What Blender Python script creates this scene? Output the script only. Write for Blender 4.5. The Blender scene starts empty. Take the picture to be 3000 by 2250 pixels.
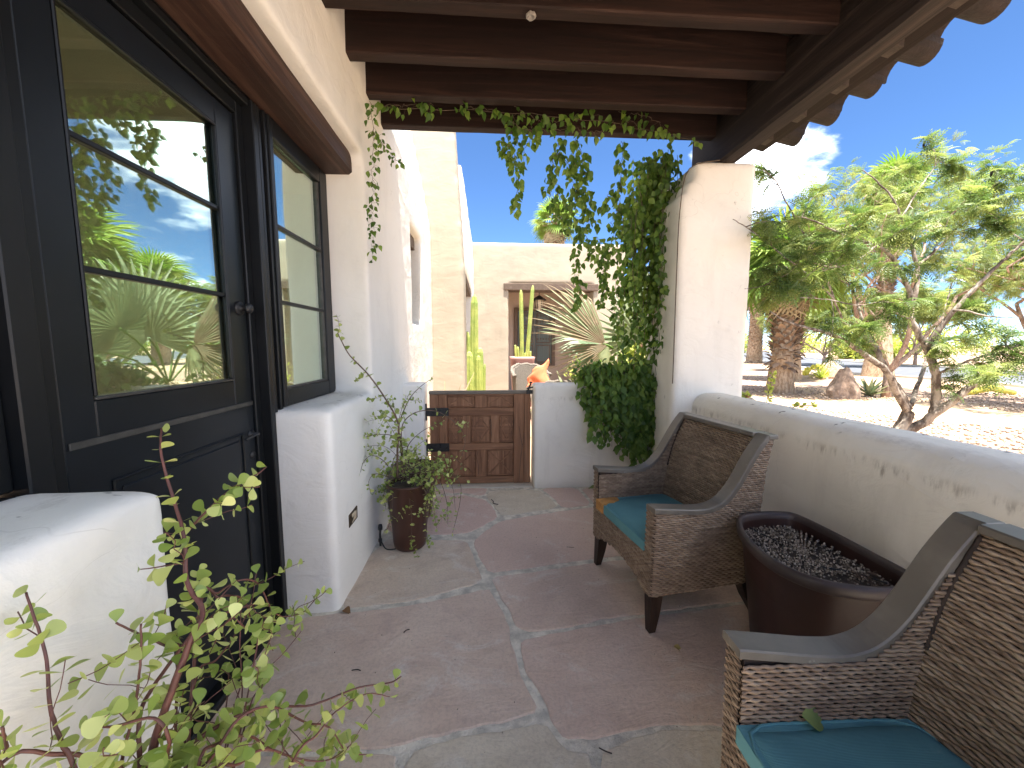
import bpy, math, random
import numpy as np
from mathutils import Vector, Matrix, noise
PI = math.pi
random.seed(7)
scene = bpy.context.scene
COL = scene.collection

# ------------------------------------------------------------------ camera
cam_d = bpy.data.cameras.new("camera")
cam = bpy.data.objects.new("camera", cam_d)
COL.objects.link(cam)
cam.location = (0, 0, 1.42)
cam.rotation_euler = (math.radians(90 - 5.806), 0, math.radians(-3.699))
cam_d.sensor_width = 36
cam_d.lens = 36 * 831.0 / 2212.0
cam_d.clip_start = 0.02
cam_d.clip_end = 3000
scene.camera = cam

# ------------------------------------------------------------------ light
SUN_DIR = Vector((0.035, -0.20, 0.979)).normalized()
world = bpy.data.worlds.new("World")
scene.world = world
world.use_nodes = True
wn, wl = world.node_tree.nodes, world.node_tree.links
wn.clear()
w_out = wn.new('ShaderNodeOutputWorld')
w_bg = wn.new('ShaderNodeBackground')
w_sky = wn.new('ShaderNodeTexSky')
w_sky.sky_type = 'NISHITA'
w_sky.sun_disc = False
w_sky.sun_elevation = math.asin(SUN_DIR.z)
w_sky.sun_rotation = math.atan2(SUN_DIR.x, SUN_DIR.y)
w_sky.altitude = 800
w_sky.air_density = 0.55
w_sky.dust_density = 0.1
w_sky.ozone_density = 3.2
w_bg.inputs['Strength'].default_value = 0.05

def wmath(op, a, b=None, c=None, clamp=False):
    n = wn.new('ShaderNodeMath'); n.operation = op; n.use_clamp = clamp
    for i, v in enumerate((a, b, c)):
        if v is None: continue
        if isinstance(v, (int, float)): n.inputs[i].default_value = v
        else: wl.new(v, n.inputs[i])
    return n.outputs[0]
w_tc = wn.new('ShaderNodeTexCoord')
w_sep = wn.new('ShaderNodeSeparateXYZ')
wl.new(w_tc.outputs['Generated'], w_sep.inputs[0])
zz = wmath('ADD', wmath('MAXIMUM', w_sep.outputs[2], 0.0), 0.22)
w_cmb = wn.new('ShaderNodeCombineXYZ')
wl.new(wmath('DIVIDE', w_sep.outputs[0], zz), w_cmb.inputs[0])
wl.new(wmath('DIVIDE', w_sep.outputs[1], zz), w_cmb.inputs[1])
w_noi = wn.new('ShaderNodeTexNoise')
w_noi.inputs['Scale'].default_value = 1.5
w_noi.inputs['Detail'].default_value = 9
w_noi.inputs['Roughness'].default_value = 0.56
w_noi.inputs['Distortion'].default_value = 0.25
w_map = wn.new('ShaderNodeMapping')
w_map.inputs['Location'].default_value = (3.1, 1.7, 0.4)
wl.new(w_cmb.outputs[0], w_map.inputs[0])
wl.new(w_map.outputs[0], w_noi.inputs['Vector'])
# a bank of cumulus stands in the east / north-east, thick cloud out of view is added to light the porch
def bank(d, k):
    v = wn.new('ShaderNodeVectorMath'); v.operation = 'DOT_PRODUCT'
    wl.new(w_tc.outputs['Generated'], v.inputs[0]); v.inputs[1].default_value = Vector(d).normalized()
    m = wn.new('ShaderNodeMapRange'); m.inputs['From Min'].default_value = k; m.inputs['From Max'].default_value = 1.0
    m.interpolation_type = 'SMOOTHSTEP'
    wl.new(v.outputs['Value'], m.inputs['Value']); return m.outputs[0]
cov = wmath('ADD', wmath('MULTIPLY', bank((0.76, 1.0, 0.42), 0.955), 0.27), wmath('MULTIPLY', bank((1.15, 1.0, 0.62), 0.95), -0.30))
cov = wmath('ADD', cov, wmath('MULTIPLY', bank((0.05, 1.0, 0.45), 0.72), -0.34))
cov = wmath('ADD', cov, 0.15)  # raises cloud cover outside the view, added to brighten the porch floor
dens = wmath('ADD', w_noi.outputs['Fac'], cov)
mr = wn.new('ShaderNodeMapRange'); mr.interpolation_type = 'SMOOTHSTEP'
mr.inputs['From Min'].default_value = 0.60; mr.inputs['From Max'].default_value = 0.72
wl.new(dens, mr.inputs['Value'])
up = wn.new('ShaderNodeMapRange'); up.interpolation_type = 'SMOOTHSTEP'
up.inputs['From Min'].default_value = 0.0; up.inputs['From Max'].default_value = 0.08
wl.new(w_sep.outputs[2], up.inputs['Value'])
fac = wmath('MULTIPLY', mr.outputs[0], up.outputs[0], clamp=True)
w_ramp = wn.new('ShaderNodeMapRange')
w_ramp.inputs['From Min'].default_value = 0.62; w_ramp.inputs['From Max'].default_value = 0.95
w_ramp.inputs['To Min'].default_value = 13.; w_ramp.inputs['To Max'].default_value = 10.
wl.new(dens, w_ramp.inputs['Value'])
w_cc = wn.new('ShaderNodeVectorMath'); w_cc.operation = 'SCALE'
w_cc.inputs[0].default_value = (0.97, 1.0, 1.06)
wl.new(w_ramp.outputs[0], w_cc.inputs['Scale'])
w_mix = wn.new('ShaderNodeMix'); w_mix.data_type = 'RGBA'
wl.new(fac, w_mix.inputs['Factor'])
w_hsv = wn.new('ShaderNodeHueSaturation'); w_hsv.inputs['Saturation'].default_value = 1.12
wl.new(w_sky.outputs[0], w_hsv.inputs['Color'])
wl.new(w_hsv.outputs[0], w_mix.inputs['A'])
wl.new(w_cc.outputs[0], w_mix.inputs['B'])
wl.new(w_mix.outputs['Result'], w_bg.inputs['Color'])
wl.new(w_bg.outputs[0], w_out.inputs[0])

sun_d = bpy.data.lights.new("sun", 'SUN')
sun_d.energy = 3.2
sun_d.angle = math.radians(0.55)
sun_d.color = (1.0, 0.95, 0.87)
sun = bpy.data.objects.new("sun", sun_d)
COL.objects.link(sun)
sun.rotation_euler = SUN_DIR.to_track_quat('Z', 'Y').to_euler()

scene.view_settings.view_transform = 'Standard'
scene.view_settings.look = 'None'
scene.view_settings.gamma = 1
scene.view_settings.use_curve_mapping = False
scene.view_settings.exposure = 2.9
scene.render.engine = 'CYCLES'
scene.cycles.max_bounces = 10
scene.cycles.diffuse_bounces = 6
scene.cycles.transparent_max_bounces = 12

# ------------------------------------------------------------------ materials
def new_mat(name):
    m = bpy.data.materials.new(name); m.use_nodes = True
    m.node_tree.nodes.clear()
    return m, m.node_tree.nodes, m.node_tree.links
class NT:
    def __init__(s, name):
        s.m, s.n, s.l = new_mat(name)
        s.out = s.n.new('ShaderNodeOutputMaterial')
        s.b = s.n.new('ShaderNodeBsdfPrincipled')
        s.l.new(s.b.outputs[0], s.out.inputs[0])
        s.tc = s.n.new('ShaderNodeTexCoord')
        s.co = s.tc.outputs['Object']
    def vec(s, scale=(1, 1, 1), loc=(0, 0, 0)):
        mp = s.n.new('ShaderNodeMapping'); mp.inputs['Scale'].default_value = scale; mp.inputs['Location'].default_value = loc
        s.l.new(s.co, mp.inputs[0]); return mp.outputs[0]
    def noise(s, scale, detail=4, rough=.55, vec=None, dist=0):
        t = s.n.new('ShaderNodeTexNoise'); t.inputs['Scale'].default_value = scale
        t.inputs['Detail'].default_value = detail; t.inputs['Roughness'].default_value = rough; t.inputs['Distortion'].default_value = dist
        s.l.new(vec if vec is not None else s.co, t.inputs['Vector']); return t.outputs['Fac']
    def voro(s, scale, vec=None, feature='F1', out='Distance'):
        t = s.n.new('ShaderNodeTexVoronoi'); t.feature = feature; t.inputs['Scale'].default_value = scale
        s.l.new(vec if vec is not None else s.co, t.inputs['Vector']); return t.outputs[out]
    def ramp(s, fac, stops):
        r = s.n.new('ShaderNodeValToRGB'); e = r.color_ramp.elements
        while len(e) < len(stops): e.new(0.5)
        for q, (p, c) in zip(e, stops):
            q.position = p; q.color = (*c, 1) if len(c) == 3 else c
        s.l.new(fac, r.inputs[0]); return r.outputs[0]
    def rng(s, v, a, b, c=0., d=1., smooth=True):
        m = s.n.new('ShaderNodeMapRange'); m.inputs['From Min'].default_value = a; m.inputs['From Max'].default_value = b
        m.inputs['To Min'].default_value = c; m.inputs['To Max'].default_value = d
        if smooth: m.interpolation_type = 'SMOOTHSTEP'
        s.l.new(v, m.inputs['Value']); return m.outputs[0]
    def mix(s, f, a, b, mode='MIX'):
        m = s.n.new('ShaderNodeMix'); m.data_type = 'RGBA'; m.blend_type = mode
        for i, v in (('Factor', f), ('A', a), ('B', b)):
            if isinstance(v, (int, float)): m.inputs[i].default_value = v
            elif isinstance(v, tuple): m.inputs[i].default_value = (*v, 1)
            else: s.l.new(v, m.inputs[i])
        return m.outputs['Result']
    def math(s, op, a, b=0., clamp=False):
        n = s.n.new('ShaderNodeMath'); n.operation = op; n.use_clamp = clamp
        for i, v in enumerate((a, b)):
            if isinstance(v, (int, float)): n.inputs[i].default_value = v
            else: s.l.new(v, n.inputs[i])
        return n.outputs[0]
    def sep(s, v=None):
        n = s.n.new('ShaderNodeSeparateXYZ'); s.l.new(v if v is not None else s.co, n.inputs[0]); return n.outputs
    def set(s, col=None, rough=None, bump=None, bstr=.3, bdist=.01, spec=None, metal=None):
        if col is not None:
            if isinstance(col, tuple): s.b.inputs['Base Color'].default_value = (*col, 1)
            else: s.l.new(col, s.b.inputs['Base Color'])
        if rough is not None:
            if isinstance(rough, (int, float)): s.b.inputs['Roughness'].default_value = rough
            else: s.l.new(rough, s.b.inputs['Roughness'])
        if spec is not None: s.b.inputs['Specular IOR Level'].default_value = spec
        if metal is not None: s.b.inputs['Metallic'].default_value = metal
        if bump is not None:
            bn = s.n.new('ShaderNodeBump'); bn.inputs['Strength'].default_value = bstr; bn.inputs['Distance'].default_value = bdist
            s.l.new(bump, bn.inputs['Height']); s.l.new(bn.outputs[0], s.b.inputs['Normal'])
        return s.m

def stucco(name, c1, c2, c3, stain=False, spots=0.0, bs=.45):
    t = NT(name)
    big = t.noise(1.3, 5, .6)
    mid = t.noise(5.0, 6, .62)
    stk = t.noise(3.0, 6, .65, t.vec((1.6, 1.6, .35)))
    col = t.mix(t.rng(big, .35, .68), c1, c2)
    col = t.mix(t.math('MULTIPLY', t.rng(stk, .50, .72), .40), col, c3)
    col = t.mix(t.math('MULTIPLY', t.rng(mid, .56, .72), .22), col, tuple(x * .80 for x in c2))
    if stain:
        z = t.sep()[2]
        lim = t.math('ADD', t.math('MULTIPLY', t.noise(14, 5, .7, t.vec((1, 1, .08))), .34), .70)
        below = t.rng(t.math('SUBTRACT', z, lim), 0.0, 0.05)
        cap = t.rng(z, .875, .93, 1., 0.)
        edge = t.math('MULTIPLY', below, cap)
        gr = t.rng(t.noise(30, 6, .7, t.vec((1, 1, .25))), .42, .62)
        col = t.mix(t.math('MULTIPLY', t.math('MULTIPLY', edge, gr), .60), col, (.20, .17, .13))
        base = t.rng(t.math('ADD', z, t.math('MULTIPLY', t.noise(6, 5, .7), .12)), .02, .16, .35, 0.)
        col = t.mix(base, col, (.46, .40, .31))
    if spots:
        sp = t.rng(t.noise(9, 7, .75, t.vec((1, 1, .5))), .64, .74)
        col = t.mix(t.math('MULTIPLY', sp, spots), col, (.13, .12, .09))
    tr = t.noise(4.5, 5, .55, t.vec((1, 1, 1.8)), dist=1.0)
    fine = t.noise(60, 4, .6)
    nv = t.n.new('ShaderNodeVectorMath'); nv.operation = 'ADD'
    ns = t.n.new('ShaderNodeTexNoise'); ns.inputs['Scale'].default_value = 5; t.l.new(t.co, ns.inputs['Vector'])
    sc_ = t.n.new('ShaderNodeVectorMath'); sc_.operation = 'SCALE'; sc_.inputs['Scale'].default_value = .35; t.l.new(ns.outputs['Color'], sc_.inputs[0])
    t.l.new(t.co, nv.inputs[0]); t.l.new(sc_.outputs[0], nv.inputs[1])
    crack = t.voro(1.7, nv.outputs[0], 'DISTANCE_TO_EDGE')
    cm = t.math('MULTIPLY', t.rng(crack, .001, .0035, 1., 0.), t.rng(t.noise(1.9, 3, .6), .50, .60))
    col = t.mix(t.math('MULTIPLY', cm, .22), col, (.34, .31, .26))
    geo = t.n.new('ShaderNodeNewGeometry'); upz = t.rng(t.sep(geo.outputs['Normal'])[2], .55, .9)
    dirt = t.rng(t.noise(7, 8, .78, t.vec((1, .6, 1))), .50, .66)
    col = t.mix(t.math('MULTIPLY', t.math('MULTIPLY', upz, dirt), .30), col, (.30, .26, .21))
    spk = t.math('MULTIPLY', upz, t.rng(t.noise(16, 3, .6, t.vec((.7, 1.5, 1), (3, 1, 0))), .66, .70)); col = t.mix(t.math('MULTIPLY', spk, .75), col, (.09, .075, .06))
    h = t.math('ADD', t.math('MULTIPLY', tr, 1.0), t.math('MULTIPLY', fine, .10))
    return t.set(col, .88, h, bs, .018, spec=.25)
M = {}
M['stucco'] = stucco('stucco_white', (.81, .785, .735), (.77, .745, .695), (.66, .635, .60))
M['stucco_low'] = stucco('stucco_stained', (.80, .765, .695), (.76, .725, .655), (.62, .585, .52), stain=True)
M['stucco_pillar'] = stucco('stucco_pillar', (.80, .765, .695), (.75, .715, .645), (.62, .585, .52), spots=.6)
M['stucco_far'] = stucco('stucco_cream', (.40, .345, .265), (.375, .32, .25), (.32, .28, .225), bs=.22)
M['stucco_pink'] = stucco('stucco_recess', (.62, .50, .42), (.56, .45, .38), (.48, .40, .34), bs=.2)

def wood(name, c1, c2, c3, axis=1, rough=.7, scale=1.0, knots=0.25, bd=.006):
    t = NT(name)
    sc = [14 * scale] * 3; sc[axis] = .7 * scale
    v = t.vec(tuple(sc))
    a = t.noise(1.0, 6, .65, v, dist=1.2)
    b = t.noise(3.2, 5, .7, v, dist=.5)
    col = t.ramp(a, [(.28, c1), (.52, c2), (.74, c3)])
    col = t.mix(t.math('MULTIPLY', t.rng(b, .52, .7), .5), col, tuple(x * .45 for x in c1))
    k = t.noise(2.2, 3, .5)
    col = t.mix(t.math('MULTIPLY', t.rng(k, .60, .72), knots), col, tuple(x * .4 for x in c1))
    h = t.math('ADD', a, t.math('MULTIPLY', b, .5))
    return t.set(col, rough, h, .6, bd, spec=.3)
M['joist'] = wood('joist_wood', (.008, .0035, .0025), (.019, .0075, .005), (.050, .024, .016), 0, .75)
M['beam'] = wood('beam_wood', (.009, .005, .004), (.019, .0115, .009), (.055, .036, .028), 1, .75)
M['ceiling'] = wood('ceiling_wood', (.012, .007, .005), (.016, .009, .007), (.022, .013, .010), 1, .85)
M['lintel'] = wood('lintel_wood', (.018, .008, .006), (.042, .019, .013), (.12, .065, .045), 1, .6, 1.0, .35)
M['lintel_far'] = wood('lintel_far_wood', (.085, .058, .042), (.12, .085, .064), (.17, .125, .095), 1, .8)
M['gate'] = wood('gate_wood', (.11, .048, .026), (.25, .125, .068), (.38, .21, .125), 2, .65, 1.3, .75)
M['gate_h'] = wood('gate_rail_wood', (.11, .048, .026), (.24, .12, .066), (.37, .205, .12), 0, .65, 1.3, .75)
M['gate_cap'] = wood('gate_cap_wood', (.14, .12, .10), (.20, .17, .14), (.28, .24, .20), 0, .8)
M['blue_door'] = wood('weathered_blue_wood', (.13, .16, .16), (.17, .21, .21), (.27, .26, .22), 2, .8)
M['brown_old'] = wood('old_brown_frame', (.13, .09, .065), (.19, .14, .11), (.27, .22, .18), 2, .8)
M['dark_leg'] = wood('dark_leg_wood', (.020, .011, .008), (.030, .017, .012), (.045, .027, .02), 2, .45)

def railmat():
    t = NT('weathered_arm_wood')
    a = t.noise(3.0, 5, .6, t.vec((1, 1, 1)))
    b = t.noise(60, 4, .6, t.vec((.15, 1, 1)))
    sc = t.rng(t.noise(9, 8, .75, t.vec((1, 1, 1)), dist=2.0), .62, .70)
    col = t.mix(t.rng(a, .35, .65), (.095, .083, .070), (.165, .148, .126))
    col = t.mix(t.math('MULTIPLY', sc, .45), col, (.36, .34, .31))
    return t.set(col, t.rng(a, .3, .7, .34, .55), b, .2, .002, spec=.5)
M['rail'] = railmat()

def plain(name, c, rough=.6, var=.15, ns=12, bump=.15, bd=.003, metal=0, spec=.5):
    t = NT(name)
    a = t.noise(ns, 5, .6)
    col = t.mix(t.rng(a, .3, .7), tuple(x * (1 - var) for x in c), tuple(min(1, x * (1 + var)) for x in c))
    return t.set(col, rough, t.noise(ns * 8, 4, .6), bump, bd, spec, metal)
M['door'] = plain('black_door_paint', (.0085, .0105, .0135), .34, .12, 5, .12, .0015, 0, .28)
M['jamb'] = plain('black_frame_paint', (.007, .0078, .009), .38, .12, 5, .12, .0015, 0, .28)
M['moulding'] = plain('worn_moulding', (.045, .042, .038), .45, .3, 20)
M['black'] = plain('black_iron', (.012, .012, .013), .5, .3, 30, .3)
M['bronze'] = plain('bronze_metal', (.10, .075, .05), .4, .3, 30, .2, .002, .7)
M['rubber'] = plain('black_plastic', (.018, .018, .018), .5, .2, 20)
M['glass_lamp'] = plain('frosted_lamp_glass', (.55, .45, .32), .3, .1)
M['asphalt'] = plain('grey_asphalt', (.085, .09, .105), .85, .12, 3, .3, .01)
M['concrete'] = plain('pale_concrete', (.50, .46, .40), .85, .12, 3, .3, .01)
M['mortar'] = plain('grey_mortar', (.64, .59, .50), .9, .28, 14, .9, .01)
M['soil'] = plain('dark_potting_soil', (.085, .065, .050), .95, .4, 30, .9, .02)
M['foam'] = plain('orange_foam', (.50, .25, .075), .95, .25, 25, .8, .008)
M['orange'] = plain('orange_cloth', (.75, .20, .09), .9, .08, 14, .5, .01)
M['pink_pot'] = plain('dusty_pink_glaze', (.40, .20, .17), .5, .1, 3)
M['wicker_far'] = plain('grey_wicker', (.22, .19, .155), .9, .3, 90, 1.0, .02)
M['paper'] = plain('dusty_tan_paper', (.42, .38, .34), .9, .25, 60, .8, .01)
M['boulder'] = plain('tan_boulder', (.42, .33, .25), .95, .3, 5, 1.0, .05)
M['yard_stone'] = plain('yard_gravel', (.44, .34, .265), .95, .25, 5, 1.0, .03)
M['redrock'] = plain('rust_rock', (.34, .25, .19), .95, .4, 7, 1.0, .05)
M['greyrock'] = plain('grey_rock', (.26, .23, .20), .95, .35, 9, 1.0, .03)
M['room_wall'] = plain('room_paint', (.70, .69, .58), .9, .05, 3)
M['room_floor'] = plain('room_floor', (.20, .15, .10), .6, .2, 6)
M['tilemat'] = plain('clay_roof_tile', (.022, .015, .013), .9, .35, 9, .7, .006)
M['tileend'] = plain('rafter_tail_wood', (.045, .032, .025), .85, .3, 14, .6, .005)
M['hill'] = plain('distant_hill', (.16, .20, .26), 1.0, .2, .02, .0)  # blue of distant haze is put into the colour
M['petal'] = plain('rust_blossom', (.30, .12, .09), .8, .2)
M['yellow'] = plain('yellow_cactus_pad', (.50, .46, .06), .7, .25, 9)

def glazed(name, c1, c2, rough):
    t = NT(name)
    a = t.noise(2.5, 5, .6, t.vec((1, 1, .5)))
    b = t.noise(26, 5, .7)
    col = t.mix(t.rng(a, .3, .7), c1, c2)
    col = t.mix(t.math('MULTIPLY', t.rng(b, .66, .8), .15), col, tuple(x * 1.6 for x in c2))
    return t.set(col, rough, b, .2, .003, spec=.5)
M['pot_brown'] = glazed('brown_glazed_clay', (.040, .014, .009), (.065, .024, .015), .33)
M['tub'] = glazed('dark_oxblood_clay', (.024, .009, .007), (.040, .016, .012), .44)
M['tub_rim'] = glazed('worn_rim_clay', (.034, .022, .021), (.070, .050, .047), .5)

def stone_mat():
    t = NT('flagstone')
    oi = t.n.new('ShaderNodeObjectInfo')
    big = t.noise(2.2, 6, .62, dist=.6)
    mid = t.noise(7, 7, .68)
    fine = t.noise(70, 4, .65)
    white = t.rng(t.noise(3.0, 10, .78, t.vec((1, 1.5, 1), (5, 2, 0)), dist=1.1), .52, .66)
    brown = t.rng(t.noise(1.6, 8, .70, t.vec((1, 1, 1), (1, 9, 0)), dist=.7), .50, .64)
    cleft = t.noise(4.5, 9, .8, t.vec((1, 2.2, 1), (0, 4, 0)), dist=1.6)
    base = t.mix(t.rng(big, .34, .66), (.64, .50, .395), (.74, .61, .49))
    base = t.mix(t.math('MULTIPLY', t.rng(mid, .5, .7), .5), base, (.47, .355, .305))
    base = t.mix(t.math('MULTIPLY', brown, .6), base, (.46, .34, .24))
    cream = t.mix(t.rng(mid, .35, .7), (.70, .62, .49), (.62, .54, .42))
    at = t.n.new('ShaderNodeAttribute'); at.attribute_type = 'OBJECT'; at.attribute_name = 'pale'
    rs = t.n.new('ShaderNodeAttribute'); rs.attribute_type = 'OBJECT'; rs.attribute_name = 'rosy'
    col = t.mix(rs.outputs['Fac'], base, (.68, .50, .42))
    col = t.mix(at.outputs['Fac'], col, cream)
    col = t.mix(t.math('MULTIPLY', white, .55), col, (.78, .73, .66))
    spk = t.rng(t.noise(26, 2, .5), .735, .76)
    col = t.mix(t.math('MULTIPLY', spk, .6), col, (.60, .55, .47))
    col = t.mix(t.math('MULTIPLY', t.rng(fine, .45, .62), .14), col, (.14, .10, .09))
    h = t.math('ADD', t.math('ADD', t.math('MULTIPLY', mid, .5), t.math('MULTIPLY', cleft, 1.2)), t.math('MULTIPLY', fine, .16))
    return t.set(col, t.rng(mid, .3, .7, .5, .8), h, .75, .016, spec=.35)
M['stone'] = stone_mat()

def ground_mat():
    t = NT('desert_ground')
    peb = t.voro(16, out='Color'); pd = t.voro(16)
    pc = t.ramp(t.sep(peb)[0], [(0., (.27, .175, .125)), (.4, (.38, .265, .195)), (.75, (.46, .34, .26)), (1., (.55, .45, .37))])
    pc = t.mix(t.rng(pd, .28, .62), pc, (.26, .175, .13))
    dirt = t.mix(t.rng(t.noise(.8, 6, .6), .35, .65), (.42, .29, .185), (.47, .335, .22))
    dirt = t.mix(t.math('MULTIPLY', t.rng(t.noise(40, 5, .7), .5, .68), .45), dirt, (.28, .18, .12))
    m = t.rng(t.noise(.16, 3, .5, t.vec((1, 1, 1), (3.2, 1.0, 0))), .47, .50)
    col = t.mix(m, pc, dirt)
    h = t.mix(m, t.math('MULTIPLY', pd, -1.), t.math('MULTIPLY', t.noise(60, 4, .7), .3))
    return t.set(col, .95, h, .6, .04, spec=.2)
M['ground'] = ground_mat()

def leafmat(name, c1, c2, c3, trans=.35, rough=.5, tr_col=None, vein=False):
    t = NT(name)
    at = t.n.new('ShaderNodeAttribute'); at.attribute_name = 'tint'
    oi = t.n.new('ShaderNodeObjectInfo')
    f = t.math('FRACT', t.math('ADD', at.outputs['Fac'], oi.outputs['Random']))
    col = t.ramp(f, [(0., c1), (.5, c2), (.92, c3), (1., tuple(min(1, x * 1.25) for x in c3))])
    t.set(col, rough, spec=.4)
    tr = t.n.new('ShaderNodeBsdfTranslucent')
    hs = t.n.new('ShaderNodeHueSaturation'); hs.inputs['Value'].default_value = 1.5; hs.inputs['Saturation'].default_value = 1.1
    t.l.new(col, hs.inputs['Color']); t.l.new(hs.outputs[0], tr.inputs[0])
    mx = t.n.new('ShaderNodeMixShader'); mx.inputs[0].default_value = trans
    t.l.new(t.b.outputs[0], mx.inputs[1]); t.l.new(tr.outputs[0], mx.inputs[2]); t.l.new(mx.outputs[0], t.out.inputs[0])
    return t.m
M['vine_leaf'] = leafmat('vine_leaf', (.050, .105, .018), (.085, .155, .026), (.16, .24, .045), .40)
M['jade_leaf'] = leafmat('jade_leaf', (.19, .27, .06), (.29, .36, .095), (.46, .50, .19), .28, .36)
M['mesq_leaf'] = leafmat('mesquite_leaf', (.075, .13, .035), (.13, .19, .05), (.24, .28, .085), .38)
M['tree_leaf'] = leafmat('far_tree_leaf', (.12, .17, .045), (.18, .23, .065), (.28, .31, .10), .38)
M['palm_leaf'] = leafmat('palm_leaf', (.10, .19, .03), (.16, .26, .045), (.25, .33, .08), .3)
M['fan_leaf'] = leafmat('silver_palm_leaf', (.11, .165, .085), (.17, .22, .115), (.28, .31, .17), .25)
M['dry_leaf'] = leafmat('dry_palm_leaf', (.20, .15, .09), (.29, .24, .15), (.40, .35, .24), .2, .8)
M['skirt'] = leafmat('palm_boot', (.13, .085, .06), (.20, .14, .10), (.30, .22, .16), .05, .9)
M['bush_leaf'] = leafmat('bush_leaf', (.20, .26, .05), (.30, .36, .07), (.42, .45, .12), .35)
M['dead_leaf'] = leafmat('fallen_leaf', (.20, .11, .05), (.32, .20, .09), (.40, .32, .12), .2, .8)
M['green_fallen'] = leafmat('green_fallen_leaf', (.20, .25, .08), (.23, .28, .09), (.26, .30, .10), .2, .6)

def bark(name, c1, c2):
    t = NT(name)
    a = t.noise(14, 6, .7, t.vec((1, 1, .35)))
    b = t.voro(26, t.vec((1, 1, .4)))
    col = t.mix(t.rng(a, .4, .6), c1, c2)
    return t.set(col, .9, t.math('ADD', a, t.math('MULTIPLY', b, -.6)), .8, .02, spec=.2)
M['bark'] = bark('mesquite_bark', (.10, .075, .06), (.34, .29, .24))
M['bark2'] = bark('pale_tree_bark', (.24, .16, .12), (.42, .32, .26))
M['palm_trunk'] = bark('palm_trunk', (.24, .17, .11), (.40, .31, .22))
M['stem_red'] = plain('red_brown_stem', (.105, .035, .028), .5, .35, 30)
M['stem_brown'] = plain('brown_stem', (.13, .085, .06), .8, .3, 40, .6, .002)
M['vine_stem'] = plain('vine_stem', (.10, .07, .045), .8, .3, 30)
M['pod'] = plain('dark_pod', (.02, .013, .01), .8, .3, 30)

def cactus_mat():
    t = NT('cactus_skin')
    col = t.mix(t.rng(t.noise(6, 5, .6), .3, .7), (.20, .27, .055), (.36, .39, .10))
    sp = t.rng(t.voro(34), .0, .16, 1., 0.)
    col = t.mix(t.math('MULTIPLY', sp, .6), col, (.62, .56, .35))
    return t.set(col, .6, t.noise(30, 3, .6), .4, .01)
M['cactus'] = cactus_mat()

def fabric(name, c1, c2):
    t = NT(name)
    wv = t.n.new('ShaderNodeTexWave'); wv.inputs['Scale'].default_value = 95; wv.bands_direction = 'Y'
    wv.inputs['Distortion'].default_value = .3
    t.l.new(t.co, wv.inputs['Vector'])
    big = t.noise(4, 5, .6)
    col = t.mix(t.rng(big, .3, .7), c1, c2)
    col = t.mix(t.math('MULTIPLY', wv.outputs['Fac'], .16), col, (.15, .31, .32))
    col = t.mix(t.math('MULTIPLY', t.rng(t.noise(9, 8, .75), .6, .72), .25), col, (.30, .42, .42))
    h = t.math('ADD', t.math('MULTIPLY', wv.outputs['Fac'], .25), t.math('MULTIPLY', t.noise(7, 4, .6), 1.5))
    return t.set(col, .85, h, .4, .008, spec=.3)
M['teal'] = fabric('teal_canvas', (.075, .205, .245), (.105, .265, .305))

def weave_mat():
    t = NT('woven_seagrass')
    at = t.n.new('ShaderNodeAttribute'); at.attribute_name = 'tint'
    n = t.noise(55, 4, .6, t.vec((.4, .4, 1.5)))
    f = t.math('ADD', t.math('MULTIPLY', at.outputs['Fac'], .7), t.math('MULTIPLY', n, .45))
    col = t.ramp(f, [(.08, (.070, .045, .031)), (.34, (.145, .098, .068)), (.6, (.225, .162, .115)), (.9, (.34, .265, .195))])
    return t.set(col, .55, t.noise(160, 3, .6, t.vec((.3, .3, 1))), .35, .002, spec=.4)
M['weave'] = weave_mat()
M['core'] = plain('dark_wicker_core', (.022, .013, .009), .9, .3, 40)

def glass_mat():
    m, n, l = new_mat('window_glass')
    out = n.new('ShaderNodeOutputMaterial')
    gl = n.new('ShaderNodeBsdfGlossy'); gl.inputs['Roughness'].default_value = .0; gl.inputs['Color'].default_value = (.80, .95, .88, 1)
    tr = n.new('ShaderNodeBsdfTransparent'); tr.inputs['Color'].default_value = (.86, .90, .80, 1)
    lw = n.new('ShaderNodeLayerWeight'); lw.inputs['Blend'].default_value = .5
    fr = n.new('ShaderNodeMath'); fr.operation = 'POWER'; fr.inputs[1].default_value = 3.0; l.new(lw.outputs['Facing'], fr.inputs[0])
    mx = n.new('ShaderNodeMath'); mx.operation = 'ADD'; mx.inputs[1].default_value = .33; mx.use_clamp = True
    l.new(fr.outputs[0], mx.inputs[0])
    ms = n.new('ShaderNodeMixShader'); l.new(mx.outputs[0], ms.inputs[0]); l.new(tr.outputs[0], ms.inputs[1]); l.new(gl.outputs[0], ms.inputs[2])
    tc = n.new('ShaderNodeTexCoord'); no = n.new('ShaderNodeTexNoise'); no.inputs['Scale'].default_value = 2.5; no.inputs['Detail'].default_value = 1
    l.new(tc.outputs['Object'], no.inputs['Vector'])
    bp = n.new('ShaderNodeBump'); bp.inputs['Strength'].default_value = .06; bp.inputs['Distance'].default_value = .02
    l.new(no.outputs['Fac'], bp.inputs['Height']); l.new(bp.outputs[0], gl.inputs['Normal'])
    l.new(ms.outputs[0], out.inputs[0])
    return m
M['glass'] = glass_mat()

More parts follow.
